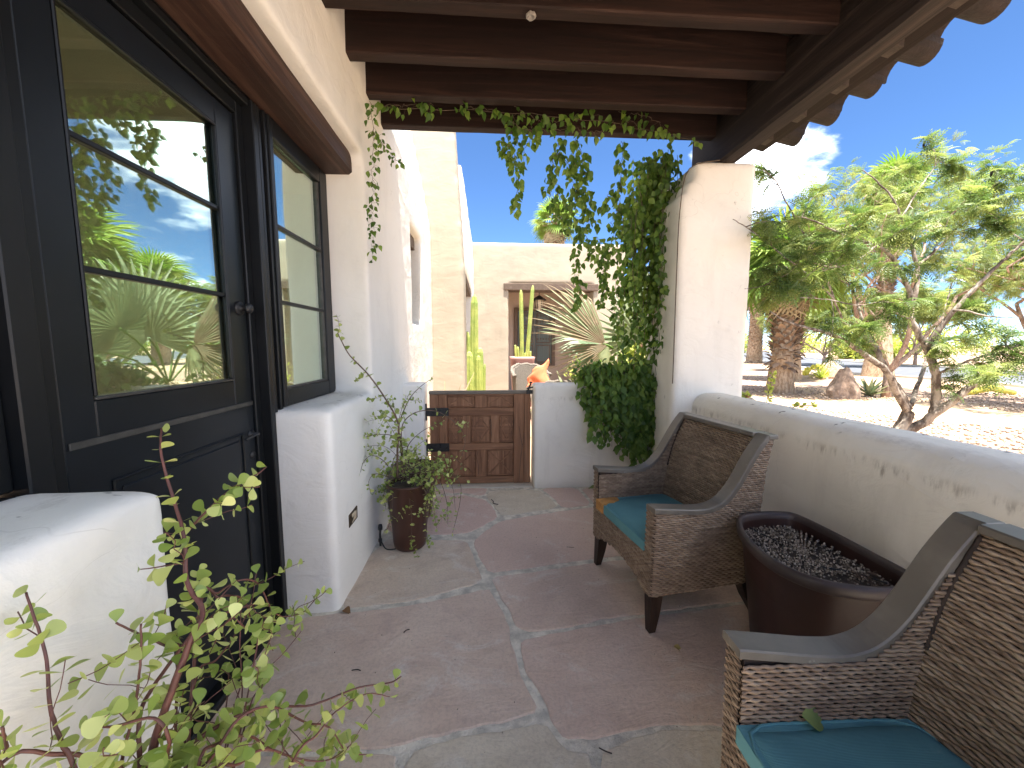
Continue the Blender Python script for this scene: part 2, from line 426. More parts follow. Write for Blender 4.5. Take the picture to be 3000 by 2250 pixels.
# ------------------------------------------------------------------ object helpers
def thing(name, label, cat, loc=(0, 0, 0), rz=0., group=None, kind=None):
    o = bpy.data.objects.new(name, None); COL.objects.link(o)
    o.location = loc; o.rotation_euler = (0, 0, rz); o.empty_display_size = .1
    tag(o, label, cat, group, kind); return o
def tag(o, label=None, cat=None, group=None, kind=None):
    if label: o['label'] = label
    if cat: o['category'] = cat
    if group: o['group'] = group
    if kind: o['kind'] = kind
    return o
def wloc(p):
    v = Vector((0, 0, 0))
    while p is not None:
        v = v + Vector(p.location); p = p.parent
    return v
class MB:
    """collects geometry (scene coordinates); build() links it as one mesh"""
    def __init__(s): s.v = []; s.f = []; s.sm = []
    def add(s, vs, fs, smooth=False):
        b = len(s.v); s.v += [tuple(p) for p in vs]; s.f += [tuple(i + b for i in f) for f in fs]; s.sm += [smooth] * len(fs); return s
    def box(s, a, b, m=None):
        x0, y0, z0 = a; x1, y1, z1 = b
        vs = [(x0, y0, z0), (x1, y0, z0), (x1, y1, z0), (x0, y1, z0), (x0, y0, z1), (x1, y0, z1), (x1, y1, z1), (x0, y1, z1)]
        if m is not None: vs = [tuple(m @ Vector(p)) for p in vs]
        return s.add(vs, [(0, 3, 2, 1), (4, 5, 6, 7), (0, 1, 5, 4), (1, 2, 6, 5), (2, 3, 7, 6), (3, 0, 4, 7)])
    def bbox(s, a, b, e=.004, m=None):
        """box with chamfered edges"""
        x0, y0, z0 = a; x1, y1, z1 = b
        vs = []; idx = {}
        for i, x in enumerate((x0, x1)):
            for j, y in enumerate((y0, y1)):
                for k, z in enumerate((z0, z1)):
                    dx, dy, dz = (e if i == 0 else -e), (e if j == 0 else -e), (e if k == 0 else -e)
                    for ax, p in enumerate(((x, y + dy, z + dz), (x + dx, y, z + dz), (x + dx, y + dy, z))):
                        idx[(i, j, k, ax)] = len(vs); vs.append(p)
        g = lambda i, j, k, a: idx[(i, j, k, a)]
        fs = []
        for i in (0, 1):
            q = [g(i, 0, 0, 0), g(i, 1, 0, 0), g(i, 1, 1, 0), g(i, 0, 1, 0)]; fs.append(q if i else q[::-1])
            q = [g(0, i, 0, 1), g(1, i, 0, 1), g(1, i, 1, 1), g(0, i, 1, 1)]; fs.append(q[::-1] if i else q)
            q = [g(0, 0, i, 2), g(1, 0, i, 2), g(1, 1, i, 2), g(0, 1, i, 2)]; fs.append(q if i else q[::-1])
        for i in (0, 1):
            for j in (0, 1):
                fs.append([g(i, j, 0, 0), g(i, j, 1, 0), g(i, j, 1, 1), g(i, j, 0, 1)])
                fs.append([g(i, 0, j, 0), g(i, 1, j, 0), g(i, 1, j, 2), g(i, 0, j, 2)])
                fs.append([g(0, i, j, 1), g(1, i, j, 1), g(1, i, j, 2), g(0, i, j, 2)])
                for k in (0, 1): fs.append([g(i, j, k, 0), g(i, j, k, 1), g(i, j, k, 2)])
        if m is not None: vs = [tuple(m @ Vector(p)) for p in vs]
        return s.add(vs, fs)
    def tube(s, pts, rad, n=6, cap=True, smooth=True):
        pts = [Vector(p) for p in pts]; N = len(pts)
        if isinstance(rad, (int, float)): rad = [rad] * N
        vs = []; fs = []; ref = None
        for i, p in enumerate(pts):
            d = (pts[min(i + 1, N - 1)] - pts[max(i - 1, 0)])
            if d.length < 1e-9: d = Vector((0, 0, 1))
            d.normalize()
            if ref is None: ref = Vector((1, 0, 0)) if abs(d.x) < .8 else Vector((0, 1, 0))
            u = (ref - d * ref.dot(d)); u.normalize(); w = d.cross(u); ref = u
            for k in range(n):
                a = 2 * PI * k / n; vs.append(p + (u * math.cos(a) + w * math.sin(a)) * rad[i])
        for i in range(N - 1):
            for k in range(n):
                k2 = (k + 1) % n; fs.append((i * n + k, i * n + k2, (i + 1) * n + k2, (i + 1) * n + k))
        if cap: fs.append(tuple(range(n))[::-1]); fs.append(tuple((N - 1) * n + k for k in range(n)))
        return s.add(vs, fs, smooth)
    def lathe(s, prof, c=(0, 0, 0), n=32, sx=1., sy=1., rot=0., smooth=True, wob=0.):
        vs = []; fs = []; m = len(prof); cr, sr = math.cos(rot), math.sin(rot)
        for r, z in prof:
            for k in range(n):
                a = 2 * PI * k / n; x = r * math.cos(a) * sx; y = r * math.sin(a) * sy
                if wob: q = 1 + wob * noise.noise(Vector((math.cos(a) * 2, math.sin(a) * 2, z * 5))); x *= q; y *= q
                vs.append((c[0] + x * cr - y * sr, c[1] + x * sr + y * cr, c[2] + z))
        for i in range(m - 1):
            for k in range(n):
                k2 = (k + 1) % n; fs.append((i * n + k, i * n + k2, (i + 1) * n + k2, (i + 1) * n + k))
        return s.add(vs, fs, smooth)
    def build(s, name, mat, parent=None, local=False, kind=None):
        me = bpy.data.meshes.new(name)
        off = Vector((0, 0, 0)) if local or parent is None else wloc(parent)
        me.from_pydata([(p[0] - off.x, p[1] - off.y, p[2] - off.z) for p in s.v], [], s.f)
        me.polygons.foreach_set('use_smooth', s.sm)
        me.materials.append(M[mat] if isinstance(mat, str) else mat)
        me.update()
        o = bpy.data.objects.new(name, me); COL.objects.link(o)
        if parent is not None: o.parent = parent
        if kind: o['kind'] = kind
        return o
def fix_normals(o):
    import bmesh
    bm = bmesh.new(); bm.from_mesh(o.data); bmesh.ops.recalc_face_normals(bm, faces=bm.faces[:]); bm.to_mesh(o.data); bm.free()
CLOUD = bpy.data.textures.new('plaster_lumps', 'CLOUDS'); CLOUD.noise_scale = .33; CLOUD.noise_depth = 2
def plaster(o, voxel=.025, smooth=8, amp=.012, vs=None):
    """soft hand-plastered surface: boxes fused, edges rounded over and lumpy"""
    m = o.modifiers.new('fuse', 'REMESH'); m.mode = 'VOXEL'; m.voxel_size = voxel; m.use_smooth_shade = True
    m = o.modifiers.new('round', 'SMOOTH'); m.factor = .6; m.iterations = smooth
    m = o.modifiers.new('lumps', 'DISPLACE'); m.texture = CLOUD; m.texture_coords = 'LOCAL'; m.strength = amp; m.mid_level = .5
    return o
def orient(p, d, n, s):
    d = Vector(d).normalized(); n = Vector(n); x = d.cross(n)
    if x.length < 1e-5: x = d.orthogonal()
    x.normalize(); z = x.cross(d)
    m = Matrix((x, d, z)).transposed() * 1.0
    m = m.to_4x4(); 
    for i in range(3):
        for j in range(3): m[i][j] *= s
    m.translation = p
    return m
def mesh_of(name, vs, fs, mat, smooth=True):
    me = bpy.data.meshes.new(name); me.from_pydata(vs, [], fs)
    me.polygons.foreach_set('use_smooth', [smooth] * len(fs)); me.materials.append(M[mat]); me.update(); return me
CAMP = Vector((0, 0, 1.42))
class Leaves:
    """many alike pieces: nearest/largest ones as separate parts with shared meshes, the rest joined as stuff"""
    def __init__(s, name, meshes, parent, cap=300): s.n = name; s.ms = meshes; s.p = parent; s.cap = cap; s.items = []
    def add(s, p, d, n, size): s.items.append((orient(Vector(p), d, n, size), size / max(.2, (Vector(p) - CAMP).length), random.randrange(len(s.ms))))
    def build(s, joined=None):
        s.items.sort(key=lambda t: -t[1]); off = wloc(s.p)
        for m, _, k in s.items[:s.cap]:
            o = bpy.data.objects.new(s.n, s.ms[k]); COL.objects.link(o); o.parent = s.p
            mm = m.copy(); mm.translation = m.translation - off; o.matrix_basis = mm
        rest = s.items[s.cap:]
        if not rest: return
        V = []; L = []; cnt = []; T = []; base = 0
        rng = np.random.default_rng(3)
        for k, me in enumerate(s.ms):
            R = np.array([[list(r) for r in m] for m, _, kk in rest if kk == k])
            if len(R) == 0: continue
            co = np.array([v.co[:] + (1.,) for v in me.vertices])
            W = np.einsum('nij,vj->nvi', R, co)[:, :, :3] - np.array(off)
            nv = len(co); lp = np.array([i for f in me.polygons for i in f.vertices]); fc = np.array([len(f.vertices) for f in me.polygons])
            V.append(W.reshape(-1, 3)); L.append((lp[None] + (np.arange(len(R)) * nv)[:, None]).ravel() + base)
            cnt.append(np.tile(fc, len(R))); T.append(np.repeat(rng.random(len(R)), nv)); base += nv * len(R)
        V = np.concatenate(V); L = np.concatenate(L).astype(np.int32); cnt = np.concatenate(cnt); T = np.concatenate(T)
        me = bpy.data.meshes.new(joined or s.n + '_mass')
        me.vertices.add(len(V)); me.vertices.foreach_set('co', V.ravel())
        me.loops.add(len(L)); me.loops.foreach_set('vertex_index', L)
        me.polygons.add(len(cnt)); st = np.concatenate([[0], np.cumsum(cnt)[:-1]]).astype(np.int32)
        me.polygons.foreach_set('loop_start', st); me.polygons.foreach_set('use_smooth', [True] * len(cnt))
        a = me.attributes.new('tint', 'FLOAT', 'POINT'); a.data.foreach_set('value', T.astype(np.float32))
        me.materials.append(s.ms[0].materials[0]); me.update(calc_edges=True); me.validate()
        o = bpy.data.objects.new(joined or s.n + '_mass', me); COL.objects.link(o); o.parent = s.p; o['kind'] = 'stuff'
def rv(a=1.): return Vector((random.uniform(-a, a), random.uniform(-a, a), random.uniform(-a, a)))
def smooth_path(pts, sub=4):
    P = [Vector(p) for p in pts]; out = []
    for i in range(len(P) - 1):
        p0 = P[max(i - 1, 0)]; p1 = P[i]; p2 = P[i + 1]; p3 = P[min(i + 2, len(P) - 1)]
        for k in range(sub):
            t = k / sub
            out.append(.5 * ((2 * p1) + (p2 - p0) * t + (2 * p0 - 5 * p1 + 4 * p2 - p3) * t * t + (3 * p1 - p0 - 3 * p2 + p3) * t ** 3))
    out.append(P[-1]); return out
def blade_mesh(name, w, prof, mat, fold=.15, droop=.1, ys=None):
    """leaf: midrib along +y, half widths prof at steps"""
    n = len(prof); vs = []; fs = []
    for i, h in enumerate(prof):
        y = ys[i] if ys else i / (n - 1); z = -droop * y * y
        vs += [(-h * w, y, z + fold * h * w), (0, y, z), (h * w, y, z + fold * h * w)]
    for i in range(n - 1):
        a = i * 3; b = a + 3
        fs += [(a, a + 1, b + 1, b), (a + 1, a + 2, b + 2, b + 1)]
    return mesh_of(name, vs, fs, mat)

# ================================================================== SETTING
def sheet(name, pts, z, mat, parent=None):
    mb = MB(); mb.add([(x, y, z) for x, y in pts], [tuple(range(len(pts)))]); o = mb.build(name, mat, parent); return o
g = sheet('ground', [(-400, -300), (600, -300), (600, 900), (-400, 900)], -.10, 'ground'); tag(g, kind='structure')
road = sheet('road', [(17.1, 7.0), (19.6, 14.0), (18.9, 20.0), (22.4, 28.1), (28, 40), (60, 100), (150, 300), (170, 300), (72, 100), (38.5, 45.5), (31.5, 30.5), (29, 20), (27, 7), (24, -30), (14, -30)], -.092, 'asphalt'); tag(road, kind='structure')
def curb(pts, w=.16):
    mb = MB()
    for (x0, y0), (x1, y1) in zip(pts, pts[1:]):
        d = Vector((x1 - x0, y1 - y0, 0)); L = d.length; d.normalize(); q = Vector((-d.y, d.x, 0)) * w / 2
        a = Vector((x0, y0, -.1)); b = a + d * (L - .02)
        mb.add([a - q, b - q, b + q, a + q, a - q + Vector((0, 0, .10)), b - q + Vector((0, 0, .10)), b + q + Vector((0, 0, .10)), a + q + Vector((0, 0, .10))],
               [(0, 3, 2, 1), (4, 5, 6, 7), (0, 1, 5, 4), (1, 2, 6, 5), (2, 3, 7, 6), (3, 0, 4, 7)])
    o = mb.build('curb', 'concrete'); tag(o, kind='structure')
curb([(14, -30), (17.1, 7.0), (19.6, 14.0), (18.9, 20.0), (22.4, 28.1), (28, 40), (60, 100)])
curb([(24, -30), (27, 7), (29, 20), (31.5, 30.5), (38.5, 45.5), (72, 100)])

# distant hills
mb = MB(); rr = random.Random(5)
for i in range(60):
    x = -300 + i * 18; 
    h0 = 16 + 14 * noise.noise(Vector((x * .006, 2, 0))) + 9 * noise.noise(Vector((x * .03, 7, 0)))
    mb.v += [(x, 820, -.1), (x, 850, max(3, h0)), (x, 890, -.1)]
for i in range(59):
    a = i * 3; mb.f += [(a, a + 3, a + 4, a + 1), (a + 1, a + 4, a + 5, a + 2)]; mb.sm += [True, True]
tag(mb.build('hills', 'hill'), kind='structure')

# ------------------------------------------------------------------ patio paving
patio = MB().box((-1.14, -3.4, -.10), (1.76, 4.05, -.005)).build('patio_floor', 'mortar'); tag(patio, kind='structure')
STONES = {
 'S1': [(-0.807,2.523),(-0.732,2.777),(-0.368,2.719),(-0.155,2.692),(-0.092,2.449),(-0.037,2.197),(-0.174,2.139),(-0.412,2.051),(-0.608,2.025),(-0.812,2.007)],
 'S2': [(-0.848,3.168),(-0.534,3.536),(-0.255,3.568),(-0.023,3.432),(0.048,3.249),(0.079,3.056),(-0.135,2.820),(-0.342,2.794),(-0.770,2.861)],
 'S3': [(0.014,3.651),(0.488,3.644),(0.571,3.448),(0.623,3.222),(0.118,3.071),(0.039,3.324),(-0.017,3.513)],
 'S4': [(-0.684,3.782),(-0.001,3.738),(-0.039,3.526),(-0.259,3.627),(-0.476,3.588),(-0.689,3.557)],
 'S5': [(0.527,3.679),(0.885,3.681),(0.927,3.261),(0.656,3.210),(0.598,3.474)],
 'S6': [(0.924,3.678),(1.455,3.669),(1.717,3.241),(0.960,3.264)],
 'S7': [(-0.110,2.689),(-0.026,2.824),(0.100,2.999),(0.645,3.154),(0.956,3.215),(1.483,3.195),(1.944,3.079),(1.749,2.478),(1.329,2.480),(0.881,2.426),(0.618,2.392),(0.240,2.320),(0.006,2.285),(-0.058,2.447)],
 'S8': [(0.014,2.240),(0.249,2.269),(0.636,2.342),(0.962,2.386),(1.720,2.434),(1.922,1.999),(1.467,1.936),(1.027,1.888),(0.798,1.861),(0.578,1.834),(0.374,1.787),(0.202,1.772),(0.141,1.812),(0.120,1.893),(0.067,2.046)],
 'S9': [(0.147,1.700),(0.179,1.725),(0.429,1.773),(0.787,1.832),(1.444,1.904),(2.000,1.931),(1.445,1.216),(1.046,1.229),(0.873,1.253),(0.678,1.274),(0.530,1.262),(0.400,1.236),(0.267,1.251),(0.231,1.312),(0.225,1.394),(0.158,1.536)],
 'S10': [(-1.108,1.864),(-0.978,1.946),(-0.788,1.974),(-0.597,1.984),(-0.357,2.024),(-0.001,2.130),(0.038,2.028),(0.097,1.860),(0.110,1.696),(0.144,1.490),(0.192,1.354),(0.060,1.325),(-0.196,1.283),(-0.394,1.250),(-0.589,1.260),(-0.831,1.272),(-1.045,1.290),(-1.103,1.417)],
 'S11': [(-0.277,1.227),(-0.185,1.260),(-0.028,1.283),(0.212,1.306),(0.250,1.230),(0.278,1.200),(0.354,1.186),(0.291,0.946),(0.138,0.931),(-0.329,1.013)],
 'S12': [(0.387,1.178),(0.422,1.199),(0.508,1.227),(0.660,1.256),(0.862,1.234),(1.033,1.212),(1.426,1.198),(1.259,0.938),(0.785,0.889),(0.320,0.944)],
 'S13': [(-1.111,1.274),(-0.581,1.242),(-0.390,1.236),(-0.315,1.219),(-0.356,1.014),(-0.961,1.081)],
}
PALE = {'S3': .95, 'S11': .9, 'S12': .85, 'S13': .1, 'S1': .22}
ROSY = {'S2': 1., 'S4': 1., 'S5': 1., 'S6': 1., 'S7': .75, 'S8': .45, 'S9': .55, 'S10': .30}
def chaikin(P, k=.14):
    out = []
    for i in range(len(P)):
        a, b = P[i], P[(i + 1) % len(P)]
        out += [(a[0] + (b[0] - a[0]) * k, a[1] + (b[1] - a[1]) * k), (b[0] + (a[0] - b[0]) * k, b[1] + (a[1] - b[1]) * k)]
    return out
def flagstone(key, P):
    P = chaikin(P); Q = []
    for i in range(len(P)):
        a = Vector(P[i]); b = Vector(P[(i + 1) % len(P)]); n = max(1, int((b - a).length / .022))
        for k in range(n):
            p = a.lerp(b, k / n); w = .0075
            Q.append((p.x + w * noise.noise(Vector((p.x * 14, p.y * 14, 3))) + .003 * noise.noise(Vector((p.x * 60, p.y * 60, 1))),
                      p.y + w * noise.noise(Vector((p.x * 14, p.y * 14, 9))) + .003 * noise.noise(Vector((p.x * 60, p.y * 60, 6)))))
    area = sum(Q[i][0] * Q[(i + 1) % len(Q)][1] - Q[(i + 1) % len(Q)][0] * Q[i][1] for i in range(len(Q)))
    if area < 0: Q.reverse()
    n = len(Q); c = Vector((sum(q[0] for q in Q) / n, sum(q[1] for q in Q) / n))
    ins = []
    for i in range(n):
        a = Vector(Q[i - 1]); b = Vector(Q[(i + 1) % n]); d = (b - a).normalized(); ins.append((Q[i][0] - d.y * .005, Q[i][1] + d.x * .005))
    tilt = random.uniform(-.0012, .0012)
    vs = [(x, y, -.02) for x, y in Q] + [(x, y, -.003) for x, y in Q] + [(x, y, .0005 + tilt) for x, y in ins]
    fs = [(i, (i + 1) % n, n + (i + 1) % n, n + i) for i in range(n)] + [(n + i, n + (i + 1) % n, 2 * n + (i + 1) % n, 2 * n + i) for i in range(n)]
    fs.append(tuple(2 * n + i for i in range(n)))
    mb = MB().add(vs, fs); o = mb.build('flagstone', 'stone', patio)
    o['pale'] = float(PALE.get(key, 0)); o['rosy'] = float(ROSY.get(key, 0))
for k, P in STONES.items(): flagstone(k, P)
flagstone('S11', [(-1.05, -.6), (-.2, -.7), (.1, .15), (-.1, .32), (-.5, .4), (-1.05, .3)])
flagstone('S8', [(.16, .2), (.12, -.7), (1.0, -.8), (1.1, .25)])
flagstone('S12', [(1.14, -.8), (1.7, -.8), (1.7, .3), (1.15, .28)])
flagstone('S9', [(-1.05, -2.3), (.4, -2.3), (.5, -.85), (-1.05, -.7)])
flagstone('S10', [(.46, -2.3), (1.7, -2.3), (1.7, -.86), (.56, -.9)])
flagstone('S9', [(1.50, 1.15), (1.74, 1.1), (1.74, 2.1), (1.55, 1.9)])
flagstone('S5', [(1.55, 2.6), (1.74, 2.6), (1.74, 3.6), (1.5, 3.6)])

# ------------------------------------------------------------------ house
house = thing('house', 'white plaster house beside the porch with a black dutch door and dark wood lintel', 'house', (-1.0, 1.5, 0))
XF = -.80
mb = MB()
mb.box((-1.13, 1.985, -.2), (XF, 4.28, 1.095))                 # low sill block beyond the door
mb.box((-1.13, -2.6, -.2), (XF, .975, 1.075))                  # low sill block by the camera
mb.box((-1.13, 2.725, .9), (XF, 4.28, 3.2))                    # pier beyond the window
mb.box((-1.13, -2.6, 2.66), (XF, 3.4, 3.7))                    # band over the lintel
for k in range(8):                                             # parapet leaning back above the porch
    z = 3.1 + k * .15; mb.box((-1.5, 3.3, z - .02), (XF - .035 * max(0, k), 4.28, z + .16))
w = plaster(mb.build('wall', 'stucco', house), .022, 9, .012); w['label'] = 'white plaster porch wall with rounded edges'
# far wall with slit window
XB = -.815
mb = MB()
def leaned(y0, y1, z0, z1, x1=XB, x0=-1.35):
    z = z0
    while z < z1 - .01:
        zt = min(z + .2, z1); dx = .16 * max(0, (z + zt) / 2 - 3.0) ** 1.25
        mb.box((x0 - dx, y0, z - .02), (x1 - dx, y1, zt)); z = zt
leaned(4.24, 4.36, -.2, 5.0); leaned(5.05, 5.95, -.2, 5.0); leaned(4.30, 5.2, -.2, 1.66); leaned(4.30, 5.2, 2.76, 5.0)
plaster(mb.build('wall', 'stucco', house), .03, 6, .014)
mb = MB().box((-1.25, 4.36, 1.66), (-1.2, 5.05, 2.76)); mb.build('window', 'jamb', house)
MB().bbox((-1.15, 4.33, 2.60), (-.90, 5.08, 2.74)).build('window_lintel', 'lintel_far', house)
# buttress
mb = MB()
for k in range(26):
    z0 = -.2 + k * .2; zc = max(0, z0 - 2.4)
    mb.box((-1.4, 5.85 + .012 * zc, z0 - .02), (-.335 - .055 * zc ** 1.05, 6.45, z0 + .2))
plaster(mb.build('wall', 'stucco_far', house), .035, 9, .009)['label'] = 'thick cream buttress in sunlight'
# set-back wall with deep opening
mb = MB()
mb.box((-1.4, 6.4, 2.62), (-.33, 9.55, 3.85)); mb.box((-1.4, 6.4, 3.8), (-.36, 8.0, 4.1)); mb.box((-1.4, 6.4, 4.0), (-.38, 7.0, 4.25))
mb.box((-1.5, 6.3, -.2), (-1.1, 9.55, 3.4)); mb.box((-1.4, 8.9, -.2), (-.31, 9.55, 3.4))
plaster(mb.build('wall', 'stucco', house), .04, 4, .02)
MB().bbox((-1.05, 6.3, 2.50), (-.355, 9.0, 2.66)).build('door_lintel', 'lintel_far', house)

# lintel over door and window
mb = MB()
n = 60
for i in range(n + 1):
    y = -2.2 + (2.735 + 2.2) * i / n; q = .006 * noise.noise(Vector((y * 3, 1, 0))); r = .006 * noise.noise(Vector((y * 3, 5, 0)))
    for x, z in ((-1.07, 2.535 + q), (-.90, 2.535 + r), (-.880 + q * .6, 2.552 + q), (-.880 + r * .6, 2.68 + r), (-1.07, 2.70)): mb.v.append((x, y, z))
for i in range(n):
    for k in range(5):
        a = i * 5 + k; b = i * 5 + (k + 1) % 5; mb.f.append((a, b, b + 5, a + 5)); mb.sm.append(False)
mb.f += [(4, 3, 2, 1, 0), tuple(n * 5 + k for k in range(5))]; mb.sm += [False, False]
lo = mb.build('lintel', 'lintel', house); fix_normals(lo)
MB().box((-1.17, -2.3, 2.533), (-1.072, 2.76, 2.74)).build('head_board', 'jamb', house)

# room behind the glass
mb = MB()
mb.add([(-2.7, -2.4, .0), (-2.7, 4.1, .0), (-1.14, 4.1, .0), (-1.14, -2.4, .0)], [(0, 3, 2, 1)])
mb.build('floor', 'room_floor', house)
mb = MB().box((-2.7, 4.1, 0), (-1.14, 4.2, 3.0)).box((-2.7, -2.5, 0), (-1.14, -2.4, 3.0)).box((-2.7, -2.4, 2.9), (-1.1, 4.1, 3.0))
mb.box((-2.7, -2.4, 1.04), (-2.6, 4.1, 3.0))  # unseen gap under this back wall, added to bounce daylight onto the ceiling
mb.build('room_wall', 'room_wall', house)
MB().box((-2.75, -2.8, 3.7), (-1.05, 5.0, 3.8)).build('roof', 'stucco_far', house)

# door ---------------------------------------------------------------
XD = -1.12
door = MB()
d = door
d.bbox((XD - .045, 1.07, .03), (XD, 1.165, 2.44)); d.bbox((XD - .045, 1.775, .03), (XD, 1.895, 2.44))      # stiles
d.bbox((XD - .045, 1.165, 2.335), (XD - .001, 1.775, 2.44)); d.bbox((XD - .045, 1.165, 1.152), (XD - .001, 1.775, 1.262))
door = d.build('door', 'door', house); door['label'] = 'black dutch door with three wide panes'
mb = MB(); mb.bbox((XD - .045, 1.068, .03), (XD + .001, 1.897, 1.142), .005); mb.build('lower_leaf', 'door', door)
for k, (z0, z1) in enumerate(((1.262, 1.626), (1.642, 1.986), (2.002, 2.335))):
    MB().box((XD - .026, 1.165, z0), (XD - .020, 1.775, z1)).build('pane', 'glass', door)
for z in (1.634, 1.994): MB().bbox((XD - .030, 1.165, z - .009), (XD - .006, 1.775, z + .009), .003).build('muntin', 'jamb', door)
for z0 in (1.262, 2.325): MB().bbox((XD - .012, 1.166, z0), (XD + .003, 1.774, z0 + .010), .003).build('moulding', 'moulding' if z0 < 2 else 'door', door)
for y0 in (1.166, 1.764): MB().bbox((XD - .012, y0, 1.273), (XD + .002, y0 + .010, 2.324), .003).build('moulding', 'jamb', door)
MB().bbox((XD, 1.08, 1.136), (XD + .006, 1.89, 1.156), .002).build('weather_strip', 'moulding', door)
# raised panel of the lower leaf
mb = MB()
for a, b in (((1.19, 1.010), (1.80, 1.020)), ((1.19, .18), (1.80, .19))): mb.bbox((XD, a[0], a[1]), (XD + .009, b[0], b[1]), .003)
for y in (1.185, 1.795): mb.bbox((XD, y, .18), (XD + .0085, y + .010, 1.02), .003)
mb.build('panel_moulding', 'jamb', door)
MB().bbox((XD + .0005, 1.215, .21), (XD + .0055, 1.775, .99), .004).build('panel', 'door', door)
# knob, deadbolt, latch
kb = MB(); R90 = Matrix.Rotation(PI / 2, 4, 'Y')
def disc(mb, c, prof, n=20):
    vs = []; fs = []
    for r, h in prof:
        for k in range(n): vs.append((c[0] + h, c[1] + r * math.cos(2 * PI * k / n), c[2] + r * math.sin(2 * PI * k / n)))
    for i in range(len(prof) - 1):
        for k in range(n): fs.append((i * n + k, i * n + (k + 1) % n, (i + 1) * n + (k + 1) % n, (i + 1) * n + k))
    fs.append(tuple(range((len(prof) - 1) * n, len(prof) * n))); return mb.add(vs, fs, True)
disc(kb, (XD, 1.845, 1.585), [(.032, 0), (.032, .006), (.026, .010), (.013, .012), (.012, .028), (.021, .036), (.023, .046), (.017, .054), (.004, .056)])
kb.build('deadbolt', 'black', door)
kb = MB(); disc(kb, (XD, 1.865, 1.00), [(.022, 0), (.022, .006), (.008, .010), (.008, .038), (.001, .040)])
kb.tube(smooth_path([(XD + .036, 1.865, 1.0), (XD + .042, 1.84, 1.003), (XD + .040, 1.80, 1.0), (XD + .040, 1.765, .996)]), .006, 8)
kb.build('handle', 'black', door)
kb = MB(); disc(kb, (XD, 1.865, .90), [(.018, 0), (.018, .006), (.004, .010)]); kb.build('lock', 'black', door)
# frame around door
mb = MB()
mb.bbox((XD - .03, 1.90, 0), (XD + .012, 1.945, 2.50)); mb.bbox((XD - .03, 1.0, 0), (XD + .012, 1.062, 2.50)); mb.bbox((XD - .03, 1.062, 2.445), (XD + .011, 1.90, 2.50))
mb.bbox((XD - .03, 1.945, 0), (-1.062, 1.984, 2.532)); mb.bbox((XD - .03, .94, 0), (-1.066, .998, 2.532)); mb.bbox((XD - .03, .998, 2.50), (-1.075, 1.945, 2.532))
mb.build('door_frame', 'jamb', house)
MB().bbox((-1.16, .98, -.005), (-1.055, 1.986, .028), .006).build('threshold', 'jamb', house)
# window beyond the door
def window(y0, y1, z0, z1, xf, py0, py1, pz0, pz1, munt, side):
    f = MB()
    f.bbox((xf - .06, y0, z0), (xf, py0, z1)); f.bbox((xf - .06, py1, z0), (xf, y1, z1))
    f.bbox((xf - .06, py0, z0), (xf - .001, py1, pz0)); f.bbox((xf - .06, py0, pz1), (xf - .001, py1, z1))
    wdw = f.build('window', 'jamb', house)
    g = MB()
    g.bbox((xf - .03, py0, pz0), (xf - .010, py0 + .012, pz1), .003); g.bbox((xf - .03, py1 - .012, pz0), (xf - .010, py1, pz1), .003)
    g.bbox((xf - .03, py0 + .012, pz0), (xf - .011, py1 - .012, pz0 + .012), .003); g.build('glazing_bead', 'moulding', wdw)
    zs = [pz0] + munt + [pz1]
    for a, b in zip(zs, zs[1:]): MB().box((xf - .030, py0, a + .004), (xf - .024, py1, b - .004)).build('pane', 'glass', wdw)
    for z in munt: MB().bbox((xf - .032, py0, z - .009), (xf - .008, py1, z + .009), .003).build('muntin', 'jamb', wdw)
    return wdw
window(2.045, 2.720, 1.10, 2.53, -1.045, 2.080, 2.615, 1.187, 2.44, [1.641, 2.022], 1)
for k, (a, b, dx) in enumerate(((1.984, 2.006, .012), (2.0065, 2.022, .002), (2.0225, 2.044, .020))): MB().bbox((-1.14, a, 1.08), (-1.062 + dx - .012, b, 2.533), .003).build('mullion', 'jamb', house)
window(-.9, .90, 1.08, 2.53, -1.085, -.80, .82, 1.17, 2.44, [1.60, 2.02], -1)
MB().bbox((-1.15, -2.3, 1.03), (-.985, .93, 1.072), .006).build('window_sill', 'black', house)
MB().bbox((-1.14, -2.3, 1.06), (-1.09, -.9, 2.55)).build('shutter', 'jamb', house)
MB().bbox((-1.14, .90, 1.08), (-1.10, .94, 2.53)).build('mullion', 'jamb', house)

# recessed step light on the sill block
sl = MB(); sl.bbox((XF - .01, 2.172, .372), (XF + .006, 2.312, .448), .003); slo = sl.build('step_light', 'bronze', house); slo['label'] = 'square bronze step light near the floor'
m_ = MB(); m_.add([(XF + .007, 2.20, .385), (XF + .007, 2.285, .385), (XF + .010, 2.285, .435)], [(0, 1, 2)]); m_.bbox((XF + .003, 2.215, .415), (XF + .011, 2.27, .436), .002); m_.build('lamp_glass', 'glass_lamp', slo)

# ------------------------------------------------------------------ far wing
wing = thing('house_wing', 'single storey cream plaster wing with recessed porch at the end of the courtyard', 'house', (1.5, 9.5, 0))
mb = MB()
mb.box((-.6, 9.5, -.2), (.535, 9.95, 3.87)); mb.box((2.625, 9.5, -.2), (3.42, 9.95, 3.87)); mb.box((-.6, 9.5, 2.91), (3.42, 9.95, 3.87))
mb.box((3.0, 9.8, -.2), (3.42, 15, 3.87)); mb.box((-.6, 9.7, 3.4), (3.42, 15, 3.6))
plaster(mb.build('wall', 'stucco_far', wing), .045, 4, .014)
MB().box((.3, 11.4, -.1), (3.0, 11.6, 3.4)).box((.3, 9.95, -.1), (.45, 11.4, 3.4)).box((2.66, 9.95, -.1), (2.86, 11.4, 3.4)).build('porch_wall', 'stucco_pink', wing)
MB().bbox((.41, 9.465, 2.74), (2.735, 9.9, 2.905), .01).build('lintel', 'lintel_far', wing)
